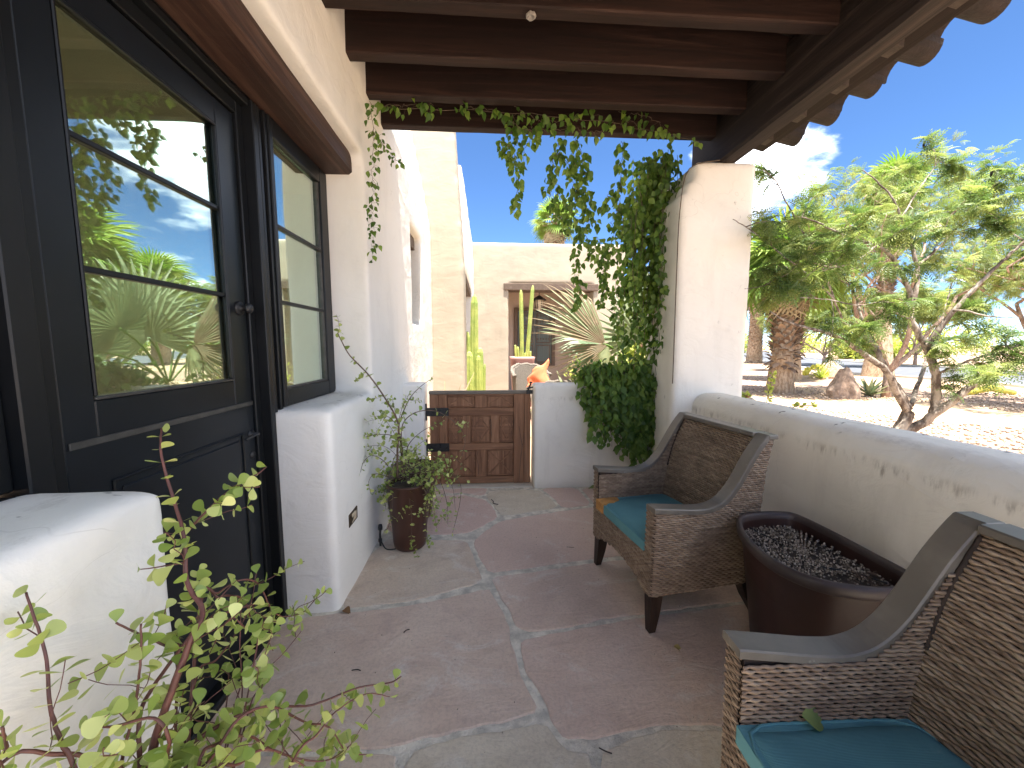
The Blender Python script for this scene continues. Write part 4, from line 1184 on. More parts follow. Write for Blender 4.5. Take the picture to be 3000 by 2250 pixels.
# ================================================================== TUB PLANTER
tub = thing('tub_planter', 'large dark oxblood clay tub half filled with gravel between the two wicker chairs', 'planter', (1.336, 1.472, 0))
OUTL = smooth_path([(1.556, 1.231, 0), (1.553, 1.373, 0), (1.548, 1.574, 0), (1.526, 1.738, 0), (1.464, 1.775, 0), (1.345, 1.775, 0), (1.222, 1.738, 0), (1.135, 1.592, 0), (1.098, 1.437, 0), (1.107, 1.308, 0), (1.167, 1.212, 0), (1.254, 1.167, 0), (1.354, 1.144, 0), (1.446, 1.149, 0), (1.519, 1.176, 0), (1.556, 1.231, 0)], 5)[:-1]
TC = Vector((1.336, 1.472, 0)); H_ = .590
def ring_solid(mb, prof):
    n = len(OUTL); vs = []; fs = []
    for r, z, dx in prof:
        for p in OUTL:
            q = TC + (p - TC) * r; q.x += dx * (1 - r); vs.append((q.x, q.y, z))
    for i in range(len(prof) - 1):
        for k in range(n): k2 = (k + 1) % n; fs.append((i * n + k, i * n + k2, (i + 1) * n + k2, (i + 1) * n + k))
    return mb.add(vs, fs, True)
t = MB(); ring_solid(t, [(.001, .0, .1), (.70, .0, .1), (.74, .02, .1), (.80, .20, .1), (.90, .46, .1), (.945, H_ - .05, .1)])
ring_solid(t, [(.90, H_ - .02, 0), (.87, .48, 0), (.84, .40, 0)]); t.build('bowl', 'tub', tub)
t = MB(); ring_solid(t, [(.945, H_ - .052, .0), (.985, H_ - .046, 0), (1.0, H_ - .030, 0), (.998, H_ - .012, 0), (.970, H_, 0), (.925, H_ - .002, 0), (.900, H_ - .012, 0), (.895, H_ - .030, 0)]); t.build('rim', 'tub_rim', tub)
t = MB(); n = len(OUTL); vs = [(TC.x, TC.y, .520)]
for ring in (.3, .6, .89):
    for p in OUTL:
        q = TC + (p - TC) * ring; vs.append((q.x, q.y, .512 + .010 * noise.noise(Vector((q.x * 12, q.y * 12, 0)))))
fs = [(0, 1 + k, 1 + (k + 1) % n) for k in range(n)] + [(1 + n * r + k, 1 + n * (r + 1) + k, 1 + n * (r + 1) + (k + 1) % n, 1 + n * r + (k + 1) % n) for r in (0, 1) for k in range(n)]
t.add(vs, fs, True); t.build('soil', 'soil', tub)
ico = [(0, 0, 1), (.9, 0, .3), (.3, .85, .3), (-.7, .5, .3), (-.7, -.5, .3), (.3, -.85, .3), (0, 0, -.7)]
icf = [(0, 1, 2), (0, 2, 3), (0, 3, 4), (0, 4, 5), (0, 5, 1), (6, 2, 1), (6, 3, 2), (6, 4, 3), (6, 5, 4), (6, 1, 5)]
PEB = NT('pebble'); oi_ = PEB.n.new('ShaderNodeAttribute'); oi_.attribute_name = 'tint'
PEB.set(PEB.ramp(oi_.outputs['Fac'], [(0, (.15, .12, .10)), (.35, (.28, .23, .18)), (.7, (.40, .33, .26)), (1, (.56, .50, .42))]), .9); M['pebble'] = PEB.m
pm = mesh_of('pebble', ico, icf, 'pebble', False)
G = Leaves('gravel', [pm], tub, 0)
for i in range(2300):
    q = TC + (random.choice(OUTL) - TC) * math.sqrt(random.random()) * .87
    if q.y < 1.34 and random.random() < .8: continue
    G.add(Vector((q.x, q.y, .524 + random.uniform(-.004, .008))), rv(), rv(), random.uniform(.0025, .0065))
G.build('gravel')
t = MB()
for i in range(34):
    a = random.uniform(0, PI); p = Vector((TC[0] + .11 + random.uniform(-.05, .05), TC[1] - .20 + random.uniform(-.07, .07), .515 + random.uniform(0, .03))); L = random.uniform(.04, .10)
    pts = [p]
    for k in range(4): pts.append(pts[-1] + Vector((random.uniform(-.4, .4), random.uniform(-.6, .8), random.uniform(-.2, .25))) * L * .3)
    t.tube(smooth_path(pts, 2), .0016, 4)
t.build('dry_roots', 'stem_brown', tub, kind='stuff')
t = MB(); t.tube(smooth_path([(TC[0] - .06, TC[1] + .30, .532), (TC[0] - .04, TC[1] + .20, .526), (TC[0] + .0, TC[1] + .08, .522), (TC[0] - .02, TC[1] - .06, .526), (TC[0] + .09, TC[1] - .13, .530), (TC[0] + .14, TC[1] - .22, .540)]), .0035, 6)
t.tube(smooth_path([(TC[0] + .0, TC[1] + .10, .524), (TC[0] - .07, TC[1] + .03, .526), (TC[0] - .10, TC[1] - .06, .520)]), .003, 6); t.build('drip_tube', 'rubber', tub)

# ================================================================== TALL POT WITH TRAILING PLANT
def tall_pot(name, label, c, r0, r1, h, mat):
    p = thing(name, label, 'pot', c)
    b = MB(); b.lathe([(.001, 0), (r0 * .86, 0), (r0 * .97, .012), (r0 * 1.04, .05), (r0 * 1.10, h * .35), (r0 + (r1 - r0) * .80, h * .72), (r1 * .97, h - .02), (r1 * 1.02, h - .008), (r1 * 1.01, h), (r1 * .93, h), (r1 * .90, h - .02), (r1 * .86, h - .10)], c, 48, wob=.01)
    b.build('body', mat, p)
    s = MB(); s.lathe([(.001, h - .035), (r1 * .5, h - .03), (r1 * .89, h - .04)], c, 24); s.build('soil', 'soil', p); return p
tall_pot('plant_pot', 'tall tapered brown glazed pot holding the trailing plant against the white wall', (-.555, 2.655, 0), .112, .155, .475, 'pot_brown')
tall_pot('plant_pot', 'brown clay pot half hidden behind the tall glazed pot', (-.60, 3.12, 0), .13, .175, .44, 'pot_brown')
JADE = [
 ([(-0.70,0.86,1.24),(-0.68,0.83,1.19),(-0.65,0.81,1.11),(-0.61,0.78,1.03),(-0.59,0.75,0.96),(-0.55,0.73,0.91),(-0.55,0.70,0.88),(-0.57,0.67,0.80),(-0.59,0.65,0.72),(-0.58,0.62,0.65)],0.0025,0.009),
 ([(-0.51,0.90,1.14),(-0.52,0.88,1.13),(-0.57,0.86,1.10),(-0.61,0.84,1.06),(-0.65,0.82,1.01)],0.0015,0.003),
 ([(-0.70,0.78,0.97),(-0.66,0.79,0.97),(-0.63,0.80,0.97)],0.0012,0.002),
 ([(-0.73,0.62,1.03),(-0.71,0.61,0.99),(-0.69,0.60,0.93),(-0.67,0.58,0.87),(-0.65,0.57,0.82),(-0.62,0.56,0.75)],0.002,0.004),
 ([(-0.60,0.66,0.94),(-0.60,0.65,0.87),(-0.60,0.63,0.80),(-0.61,0.61,0.72),(-0.59,0.60,0.68)],0.002,0.004),
 ([(-0.66,0.68,0.93),(-0.64,0.70,0.89),(-0.60,0.72,0.84),(-0.61,0.74,0.82)],0.002,0.003),
 ([(-0.52,0.85,0.84),(-0.54,0.82,0.85),(-0.57,0.78,0.86),(-0.58,0.75,0.86),(-0.59,0.72,0.84),(-0.62,0.69,0.79),(-0.61,0.65,0.77),(-0.59,0.62,0.69)],0.002,0.005),
 ([(-0.57,0.90,0.77),(-0.57,0.88,0.83),(-0.58,0.85,0.86),(-0.59,0.83,0.87),(-0.61,0.80,0.86)],0.002,0.004),
 ([(-0.45,1.00,0.76),(-0.48,0.97,0.73),(-0.52,0.94,0.74),(-0.53,0.91,0.79),(-0.54,0.89,0.86),(-0.56,0.86,0.89),(-0.59,0.83,0.88),(-0.61,0.80,0.86)],0.0015,0.003),
 ([(-0.24,0.98,0.52),(-0.26,0.93,0.55),(-0.32,0.89,0.58),(-0.41,0.84,0.59),(-0.45,0.79,0.64),(-0.49,0.74,0.68),(-0.52,0.69,0.70),(-0.56,0.65,0.69),(-0.56,0.60,0.69)],0.0018,0.005),
 ([(-0.32,0.92,0.36),(-0.35,0.87,0.43),(-0.37,0.83,0.54),(-0.40,0.78,0.61),(-0.44,0.74,0.69),(-0.47,0.69,0.72),(-0.50,0.65,0.68),(-0.51,0.60,0.67)],0.0015,0.004),
 ([(-0.48,0.95,0.69),(-0.50,0.91,0.67),(-0.52,0.88,0.66),(-0.54,0.84,0.66),(-0.55,0.80,0.65)],0.0012,0.002),
 ([(-0.68,0.52,0.84),(-0.67,0.54,0.84),(-0.65,0.56,0.81),(-0.63,0.58,0.78),(-0.59,0.60,0.70)],0.003,0.004),
 ([(-0.37,0.80,0.42),(-0.39,0.75,0.54),(-0.43,0.70,0.64),(-0.45,0.65,0.67),(-0.47,0.60,0.69)],0.0015,0.004),
 ([(-0.25,0.90,0.54),(-0.29,0.85,0.60),(-0.34,0.80,0.61),(-0.36,0.75,0.61),(-0.39,0.70,0.60)],0.0012,0.003),
 ([(-0.55,0.84,0.85),(-0.54,0.81,0.76),(-0.53,0.79,0.67),(-0.54,0.76,0.61)],0.0015,0.002),
 ([(-0.48,0.84,0.79),(-0.49,0.81,0.74),(-0.49,0.79,0.68),(-0.50,0.76,0.66)],0.0012,0.002),
 ([(-0.45,0.78,0.64),(-0.43,0.75,0.59),(-0.41,0.72,0.55)],0.0012,0.002),
 ([(-0.55,0.90,0.88),(-0.55,0.87,0.82),(-0.57,0.84,0.77),(-0.59,0.81,0.74),(-0.62,0.78,0.70)],0.0012,0.003),
 ([(-0.64,0.60,0.81),(-0.60,0.60,0.81),(-0.55,0.61,0.81),(-0.53,0.61,0.77),(-0.55,0.62,0.69)],0.002,0.004),
 ([(-0.64,0.50,0.92),(-0.65,0.51,0.88),(-0.67,0.52,0.82)],0.002,0.003),
 ([(-0.62,0.78,0.72),(-0.61,0.81,0.70),(-0.59,0.84,0.65)],0.001,0.002),
 ([(-0.33,0.85,0.47),(-0.37,0.80,0.49),(-0.44,0.76,0.56),(-0.47,0.71,0.66),(-0.50,0.67,0.69),(-0.50,0.62,0.69)],0.0015,0.004),
 ([(-0.58,0.76,0.77),(-0.56,0.78,0.82),(-0.54,0.79,0.85),(-0.52,0.80,0.82),(-0.51,0.82,0.76)],0.0012,0.002),
]
POTPLANT = [
 ([(-0.74,1.98,1.48),(-0.76,2.08,1.44),(-0.75,2.17,1.36),(-0.68,2.27,1.24),(-0.61,2.36,1.08),(-0.57,2.46,0.92),(-0.60,2.55,0.72),(-0.63,2.65,0.49)],0.002,0.008),
 ([(-0.38,2.60,1.19),(-0.46,2.61,1.13),(-0.53,2.62,1.05),(-0.60,2.63,0.89),(-0.60,2.64,0.76),(-0.59,2.65,0.49)],0.0015,0.006),
 ([(-0.17,2.50,0.69),(-0.15,2.52,0.80),(-0.21,2.54,0.90),(-0.34,2.56,0.98),(-0.48,2.58,0.97),(-0.57,2.60,0.89),(-0.59,2.62,0.76)],0.0015,0.004),
 ([(-0.31,2.60,0.90),(-0.45,2.62,0.83),(-0.55,2.63,0.72),(-0.57,2.65,0.55)],0.0015,0.004),
 ([(-0.76,2.40,0.85),(-0.71,2.46,0.85),(-0.63,2.52,0.83),(-0.58,2.59,0.75),(-0.60,2.65,0.55)],0.0015,0.004),
 ([(-0.71,2.40,0.98),(-0.64,2.49,0.96),(-0.61,2.58,0.89)],0.0012,0.002),
 ([(-0.80,2.40,0.62),(-0.79,2.46,0.68),(-0.75,2.51,0.70),(-0.68,2.56,0.63),(-0.65,2.62,0.50)],0.0012,0.003),
 ([(-0.67,2.42,0.23),(-0.65,2.46,0.24),(-0.63,2.51,0.41),(-0.67,2.56,0.48),(-0.64,2.60,0.51)],0.0012,0.003),
 ([(-0.50,2.42,0.13),(-0.50,2.46,0.29),(-0.52,2.51,0.40),(-0.49,2.56,0.48),(-0.53,2.60,0.51)],0.0012,0.003),
 ([(-0.24,2.50,0.16),(-0.19,2.54,0.36),(-0.20,2.58,0.49),(-0.35,2.61,0.58),(-0.51,2.65,0.51)],0.0012,0.003),
 ([(-0.14,2.50,0.52),(-0.26,2.55,0.56),(-0.39,2.60,0.54),(-0.51,2.65,0.49)],0.0012,0.003),
 ([(-0.40,2.45,0.13),(-0.41,2.49,0.33),(-0.36,2.54,0.44),(-0.41,2.58,0.51),(-0.51,2.62,0.50)],0.0012,0.003),
 ([(-0.34,2.45,0.22),(-0.37,2.51,0.38),(-0.40,2.56,0.46),(-0.48,2.62,0.50)],0.0012,0.003),
 ([(-0.27,2.50,0.22),(-0.28,2.54,0.36),(-0.33,2.58,0.49),(-0.44,2.62,0.53)],0.0012,0.003),
 ([(-0.22,2.50,0.32),(-0.24,2.53,0.47),(-0.32,2.56,0.56),(-0.41,2.59,0.56),(-0.50,2.62,0.50)],0.0012,0.003),
 ([(-0.74,2.40,0.49),(-0.77,2.47,0.54),(-0.74,2.53,0.57),(-0.65,2.60,0.51)],0.0012,0.003),
 ([(-0.26,2.60,0.65),(-0.33,2.62,0.63),(-0.42,2.63,0.57),(-0.54,2.65,0.51)],0.0012,0.003),
 ([(-0.16,2.55,0.59),(-0.24,2.58,0.66),(-0.37,2.62,0.65),(-0.51,2.65,0.58)],0.0012,0.003),
 ([(-0.61,2.50,1.08),(-0.61,2.55,0.99),(-0.60,2.60,0.90)],0.001,0.002),
 ([(-0.50,2.50,1.11),(-0.56,2.55,1.01),(-0.60,2.60,0.90)],0.001,0.002),
 ([(-0.70,2.50,1.00),(-0.67,2.54,0.93),(-0.63,2.58,0.84),(-0.60,2.62,0.72)],0.001,0.002),
 ([(-0.79,2.50,0.76),(-0.73,2.54,0.76),(-0.67,2.58,0.73),(-0.61,2.62,0.65)],0.001,0.002),
 ([(-0.45,2.50,0.75),(-0.52,2.56,0.67),(-0.55,2.62,0.56)],0.001,0.002),
 ([(-0.40,2.55,0.80),(-0.49,2.58,0.73),(-0.55,2.62,0.64)],0.001,0.002),
]
jp = [(0, .0), (.06, .10), (.28, .30), (.45, .70), (.40, .92), (0, 1)]
def obovate(name, mat, cup):
    prof = [.02, .07, .17, .31, .41, .45, .41, .28, .14, .0]
    return blade_mesh(name, 1.0, prof, mat, cup, .12, [0, .12, .25, .42, .58, .72, .85, .94, .98, 1.])
jleaf = [obovate('leaf', 'jade_leaf', c) for c in (.25, .05, -.12)]
def leafy(plant, stems, leaves, mat, spacing, size, side_prob=.0, tipz=0, skip=.1, jitter=.25):
    st = MB()
    for pts, r0, r1 in stems:
        P = smooth_path([Vector(p) for p in pts], 5); n = len(P)
        P = [p + rv(.0005) for p in P]
        st.tube(P, [r0 + (r1 - r0) * i / (n - 1) for i in range(n)], 6)
        acc = 0; tog = random.random() * PI; L = sum((P[i + 1] - P[i]).length for i in range(n - 1)); tot = 0
        for i in range(n - 1):
            seg = (P[i + 1] - P[i]).length; acc += seg; tot += seg
            if acc >= spacing * (.6 + .8 * random.random()) and tot < L * (.80 if r1 > .0045 else .97):
                acc = 0
                if random.random() < skip: continue
                d = (P[i] - P[i + 1]).normalized(); tog += PI / 2 + random.uniform(-.3, .3)
                u = d.orthogonal().normalized(); w_ = d.cross(u)
                for sgn in (0, PI):
                    if random.random() < .08: continue
                    o = u * math.cos(tog + sgn) + w_ * math.sin(tog + sgn)
                    ld = (o + d * random.uniform(.1, .7) + rv(jitter)); sz = size * random.uniform(.55, 1.2) * (.62 + .5 * min(1, tot / L))
                    leaves.add(P[i] + o * r0, ld, (d + rv(.5)), sz)
                if random.random() < side_prob:
                    a = tog + random.uniform(0, 6); o = (u * math.cos(a) + w_ * math.sin(a) + d * .6).normalized(); q = [P[i]]
                    for k in range(4): q.append(q[-1] + (o + rv(.35) + Vector((0, 0, tipz))) * spacing * .9)
                    q = smooth_path(q, 2); st.tube(q, .0009, 4)
                    for k in range(1, len(q), 2):
                        dd = (q[k] - q[k - 1]).normalized(); uu = dd.orthogonal().normalized(); 
                        for s_ in (1, -1): leaves.add(q[k], uu * s_ + dd * .5 + rv(.3), dd + rv(.5), size * random.uniform(.45, .85))
        leaves.add(P[0], (P[0] - P[1]) + rv(.01), rv(), size * .6)
    st.build('stem', mat, plant)
pl1 = thing('potted_succulent', 'leggy green plant with round leaves arching out of the tall brown pot', 'plant', (-.555, 2.655, .44))
lv = Leaves('leaf', jleaf, pl1, 300)
leafy(pl1, POTPLANT, lv, 'stem_brown', .031, .038, .26, -.25, .08)
random.seed(21)
extra = []
for i in range(9):
    a = random.uniform(0, 2 * PI); r = random.uniform(.10, .22); c = Vector((-.555, 2.655, .45)); o = Vector((math.cos(a), math.sin(a), 0))
    if o.x < -.3: r = min(r, .12)
    hgt = random.uniform(.05, .22); dr = random.uniform(-.22, .12)
    extra.append(([c + o * (r + .06) + Vector((0, 0, dr)), c + o * (r + .03) + Vector((0, 0, hgt * .3 + dr * .3)), c + o * r * .7 + Vector((0, 0, hgt)), c + o * r * .3 + Vector((0, 0, hgt * .6)), c], .0012, .003))
leafy(pl1, [([tuple(p) for p in reversed(e[0])][::-1], e[1], e[2]) for e in extra], lv, 'stem_brown', .034, .034, .3, -.1, .1)
lt = MB()
lv.build('leaf_mass')
# foreground plant
fp = thing('plant_pot', 'round brown pot below the picture edge holding the red stemmed plant', 'pot', (-.50, .50, 0))
b = MB(); b.lathe([(.001, 0), (.13, 0), (.15, .02), (.19, .25), (.215, .43), (.225, .45), (.20, .45), (.195, .42)], (-.50, .50, 0), 40); b.build('body', 'pot_brown', fp)
b = MB(); b.lathe([(.001, .425), (.196, .415)], (-.50, .50, 0), 30); b.build('soil', 'soil', fp)
pl2 = thing('elephant_bush', 'red stemmed plant with round lime green leaves in the near left corner', 'plant', (-.50, .50, .42))
lv = Leaves('leaf', jleaf, pl2, 300)
random.seed(5)
J2 = []
for pts, r0, r1 in JADE:
    pts = list(pts)
    if pts[-1][2] < .95: pts = pts + [(-.50 + (pts[-1][0] + .5) * .3, .50 + (pts[-1][1] - .5) * .3, .42)]
    J2.append((pts, r0 * .8, r1 * .9))
leafy(pl2, J2, lv, 'stem_red', .029, .037, .24, .1, .04, .35)
lv.build('leaf_mass')
b = MB(); b.tube(smooth_path([(-.765, 2.66, .0), (-.765, 2.66, .08), (-.762, 2.662, .12)]), .008, 8); b.lathe([(.001, 0), (.014, .002), (.016, .02), (.012, .04), (.001, .042)], (-.762, 2.662, .115), 12)
b.lathe([(.001, 0), (.013, 0), (.013, .02), (.001, .02)], (-.765, 2.66, .03), 12)
b.tube(smooth_path([(-.757, 2.655, .035), (-.72, 2.61, .008), (-.68, 2.59, .006), (-.64, 2.60, .006)]), .0045, 6)
tag(b.build('irrigation_riser', 'rubber'), 'small black irrigation riser with a thin tube on the floor left of the tall pot', 'irrigation fitting')

# ================================================================== VINES
vprof = [.03, .24, .35, .36, .27, .13, .01]
vleaf = [blade_mesh('vine_leaf', 1.0, vprof, 'vine_leaf', f, d) for f, d in ((.5, .35), (.25, .15), (.8, .5))]
VINES = [
 ('wall',[(-0.71,2.62,2.93),(-0.71,2.62,2.76),(-0.71,2.62,2.62),(-0.72,2.62,2.49),(-0.72,2.62,2.39),(-0.73,2.62,2.25),(-0.73,2.62,2.11),(-0.75,2.62,1.96)]),
 ('wall',[(-0.71,2.62,2.75),(-0.64,2.61,2.67),(-0.58,2.61,2.60),(-0.54,2.60,2.57)]),
 ('joist',[(-0.79,2.90,3.07),(-0.68,2.90,3.07),(-0.57,2.90,3.08),(-0.47,2.90,3.08),(-0.36,2.90,3.09)]),
 ('joist',[(-0.19,2.92,3.11),(-0.09,2.93,3.10),(0.01,2.94,3.09),(0.09,2.94,3.07),(0.13,2.95,3.04)]),
 ('joist',[(0.07,2.97,3.09),(0.18,2.98,3.04),(0.30,2.99,2.99),(0.41,3.00,3.00),(0.53,3.01,3.01),(0.65,3.02,3.04),(0.77,3.03,3.01),(0.89,3.04,3.04),(0.99,3.05,3.08)]),
 ('joist',[(0.21,3.00,3.16),(0.36,3.01,3.09),(0.53,3.02,3.07),(0.72,3.04,3.14),(0.89,3.05,3.15)]),
 ('hang',[(0.22,3.15,3.18),(0.22,3.16,2.99),(0.23,3.17,2.80),(0.25,3.19,2.63),(0.22,3.20,2.48)]),
 ('hang',[(0.35,3.15,3.10),(0.38,3.17,3.05),(0.31,3.18,2.96),(0.30,3.20,2.82)]),
 ('hang',[(0.12,3.15,2.99),(0.17,3.15,2.94),(0.15,3.15,2.88),(0.22,3.15,2.80)]),
 ('hang',[(0.58,3.20,3.06),(0.58,3.20,2.95),(0.53,3.20,2.83),(0.57,3.20,2.69),(0.61,3.20,2.53),(0.68,3.20,2.35)]),
 ('hang',[(0.57,3.20,2.95),(0.67,3.20,2.84),(0.70,3.20,2.72),(0.77,3.20,2.61)]),
 ('hang',[(0.51,3.20,2.76),(0.50,3.20,2.64),(0.55,3.20,2.52),(0.60,3.20,2.45),(0.64,3.20,2.33)]),
 ('hang',[(0.71,3.20,3.07),(0.77,3.21,2.93),(0.76,3.21,2.77),(0.80,3.22,2.60),(0.83,3.22,2.42),(0.75,3.23,2.26),(0.74,3.23,2.01),(0.79,3.24,1.92),(0.77,3.24,1.82),(0.75,3.25,1.72)]),
 ('hang',[(0.69,3.20,2.95),(0.72,3.20,2.84),(0.82,3.20,2.77)]),
 ('hang',[(0.70,3.20,2.69),(0.72,3.20,2.59),(0.70,3.20,2.47),(0.78,3.20,2.35)]),
 ('hang',[(0.82,3.20,2.67),(0.85,3.20,2.55),(0.83,3.20,2.46),(0.88,3.20,2.39)]),
 ('hang',[(0.80,3.20,2.31),(0.88,3.20,2.22),(0.83,3.20,2.10)]),
 ('hang',[(1.11,3.25,3.07),(1.11,3.26,2.80),(1.10,3.26,2.56),(1.14,3.27,2.38),(1.10,3.28,2.19),(1.11,3.29,1.93),(1.11,3.29,1.67),(1.15,3.30,1.41)]),
 ('hang',[(1.10,3.25,2.55),(1.04,3.26,2.43),(1.06,3.27,2.31),(1.01,3.28,2.19),(0.99,3.29,2.06),(1.03,3.30,1.87)]),
 ('hang',[(1.03,3.30,2.69),(1.01,3.30,2.61),(0.98,3.30,2.56)]),
 ('hang',[(0.93,3.30,2.32),(0.99,3.30,2.22),(0.98,3.30,2.06),(1.00,3.30,1.87),(0.97,3.30,1.74)]),
 ('joist',[(1.03,3.10,3.20),(1.11,3.10,3.14),(1.19,3.10,3.10),(1.25,3.10,3.05)]),
 ('joist',[(1.12,3.10,3.20),(1.22,3.10,3.19),(1.33,3.10,3.15),(1.40,3.10,3.09),(1.47,3.10,3.03)]),
]
def vine(label, paths, dens, size, parent_loc, group, cap=300, rad=.0022, fill=None):
    v = thing('climbing_vine', label, 'vine', parent_loc, 0, group)
    st = MB(); lv = Leaves('leaf', vleaf, v, cap)
    for pts in paths:
        P = smooth_path([Vector(p) for p in pts], 6); P = [p + rv(.012) for p in P]; n = len(P)
        st.tube(P, [rad * (1 - .5 * i / n) for i in range(n)], 5)
        for i in range(n - 1):
            seg = P[i + 1] - P[i]; k = seg.length * dens; k = int(k) + (random.random() < k - int(k))
            for _ in range(k):
                p = P[i] + seg * random.random(); o = rv(1); o.z *= .4; o.normalize()
                q = p + o * random.uniform(.01, .045); st.tube([p, q], .0008, 3, False)
                d = o * .5 + Vector((0, 0, -1)) + rv(.45); nrm = Vector((random.uniform(-1, 1), -1, random.uniform(-.3, 1.)))
                lv.add(q, d, nrm, size * random.uniform(.6, 1.15))
    if fill: fill(st, lv)
    st.build('stem', 'vine_stem', v); lv.build('leaf_mass'); return v
GV = 'climbing vine growing over the porch'
vine('thin vine strand dangling down the plaster pier beside the window', [p for k, p in VINES if k == 'wall'], 70, .036, (-.75, 2.6, 2.6), GV, 300, .0014)
vine('row of vine leaves hanging along the underside of the dark joists', [p for k, p in VINES if k == 'joist'] + [[(-.7, 2.96, 3.09), (.2, 2.98, 3.1), (1.0, 3.02, 3.08), (1.7, 3.1, 3.0)]], 26, .056, (.5, 3.0, 3.1), GV, 300)
def fillhang(st, lv): pass
vine('loose vine strands with green leaves hanging in front of the blue sky', [p for k, p in VINES if k == 'hang'], 74, .060, (.9, 3.25, 2.6), GV, 300)
def mass(st, lv):
    r = random.Random(9)
    # hanging curtain beside the pillar
    for s_ in range(34):
        x = 1.26 + .36 * r.random() ** .8; y = 3.32 + r.random() * .32; z1 = r.uniform(.95, 1.9) if r.random() < .7 else r.uniform(1.8, 2.4); z = 3.02 + r.uniform(-.08, .08)
        if x < 1.34: z = min(z, 2.92 - r.random() * .3)
        P = [Vector((x, y, z))]
        while z > z1:
            z -= .09; x += r.uniform(-.022, .022); y += r.uniform(-.02, .02); x = min(max(x, 1.22), 1.66); P.append(Vector((x, y, z)))
        P = smooth_path(P, 2); st.tube(P, .0022, 4)
        for i in range(len(P) - 1):
            for _ in range(3 if r.random() < .55 else 2):
                o = Vector((r.uniform(-1, 1), r.uniform(-1, 1), r.uniform(-.4, .3))).normalized(); q = P[i] + o * r.uniform(.01, .06)
                lv.add(q, o * .45 + Vector((0, 0, -1)) + rv(.5), Vector((r.uniform(-1.1, 1.1), -1, r.uniform(-.3, 1.1))), .060 * r.uniform(.6, 1.2))
    # bush spilling over the gate wall
    for s_ in range(88):
        x = r.uniform(.92, 1.62); top = 1.13 + .12 * r.random(); y = 3.66 - .20 * r.random(); low = .30 + max(0, (1.25 - x)) * 1.3 + r.uniform(0, .5)
        z = top; P = [Vector((x, 3.85, 1.05 + .03 * r.random())), Vector((x, y, z))]
        while z > low:
            z -= .08; x += r.uniform(-.03, .03); y = max(3.44, min(3.67, y + r.uniform(-.03, .02))); P.append(Vector((x, y, z)))
        P = smooth_path(P, 2); st.tube(P, .0018, 4)
        for i in range(len(P) - 1):
            for _ in range(2 if r.random() < .4 else 1):
                o = Vector((r.uniform(-1, 1), -r.random(), r.uniform(-.3, .3))).normalized(); q = P[i] + o * r.uniform(.005, .05)
                lv.add(q, o * .5 + Vector((0, -.2, -1)) + rv(.45), Vector((r.uniform(-1.1, 1.1), -1, r.uniform(-.3, 1.2))), .072 * r.uniform(.6, 1.2))
    for s_ in range(300):
        x = r.uniform(.86, 1.66); q = Vector((x, r.uniform(3.6, 4.0), 1.06 + r.random() ** 2 * .22)); lv.add(q, Vector((r.uniform(-1, 1), r.uniform(-1, .3), -.3)), Vector((0, -.4, 1)) + rv(.5), .055 * r.uniform(.6, 1.2))
    for s_ in range(26):
        x = r.uniform(.98, 1.62); P = [Vector((x, 3.75, 1.06))]; hgt = r.uniform(.10, .15 + max(0, x - 1.0) * .75)
        for k in range(4): P.append(P[-1] + Vector((r.uniform(-.04, .04), r.uniform(-.05, .03), hgt / 4)))
        P = smooth_path(P, 3); st.tube(P, .002, 4)
        for q in P[2:]:
            o = Vector((r.uniform(-1, 1), r.uniform(-1, 1), r.uniform(-.3, .4))).normalized(); lv.add(q + o * .025, o + Vector((0, 0, -.5)), Vector((r.uniform(-1, 1), -1, r.uniform(0, 1))), .058 * r.uniform(.6, 1.2))
trunk = [[(1.58, 3.62, .0), (1.60, 3.58, .6), (1.55, 3.56, 1.3), (1.60, 3.50, 2.1), (1.62, 3.45, 2.9)], [(1.45, 3.60, 0.0), (1.42, 3.60, .5), (1.50, 3.58, 1.0)]]
vine('thick leafy vine mass hanging beside the pillar and spilling over the gate wall', trunk, 6, .055, (1.45, 3.55, 0), GV, 300, .011, mass)
tag(MB().tube(smooth_path([(1.845, 3.085, 2.87), (1.60, 3.09, 2.80), (1.54, 3.092, 2.5), (1.535, 3.095, 2.0), (1.536, 3.09, 1.5), (1.538, 3.09, 1.1)]), .004, 5).build('vine_tendril', 'vine_stem'), 'bare dark vine tendril running down the left edge of the pillar', 'vine')

# ================================================================== COURTYARD
def cactus_col(mb, x, y, z0, h, r, lean=(0, 0), ribs=9, n=36):
    prof = [0, .02, .25, .5, .75, .93, .98, 1.]; rad = [.95, 1, 1.02, 1, .97, .88, .55, .05]
    for j, (t_, q) in enumerate(zip(prof, rad)):
        for k in range(n):
            a = 2 * PI * k / n; rr_ = r * q * (1 + .13 * math.cos(ribs * a)) * (1 + .04 * math.sin(t_ * 17))
            mb.v.append((x + lean[0] * t_ + rr_ * math.cos(a), y + lean[1] * t_ + rr_ * math.sin(a), z0 + h * t_))
    b = len(mb.v) - n * len(prof)
    for j in range(len(prof) - 1):
        for k in range(n): mb.f.append((b + j * n + k, b + j * n + (k + 1) % n, b + (j + 1) * n + (k + 1) % n, b + (j + 1) * n + k)); mb.sm.append(False)
GC = 'columnar cacti in the courtyard'
cg = thing('columnar_cactus', 'taller yellow green columnar cactus standing in front of the deep opening beside the buttress', 'cactus', (-.28, 7.5, 0), 0, GC)
m1 = MB(); cactus_col(m1, -.265, 7.5, 0, 2.38, .07, (.03, 0)); m1.build('stem', 'cactus', cg)
m1 = MB(); cactus_col(m1, -.375, 7.45, 0, 1.68, .055); m1.build('stem', 'cactus', cg)
m1 = MB(); cactus_col(m1, -.34, 7.4, 0, 1.30, .075); m1.build('stem', 'cactus', cg)
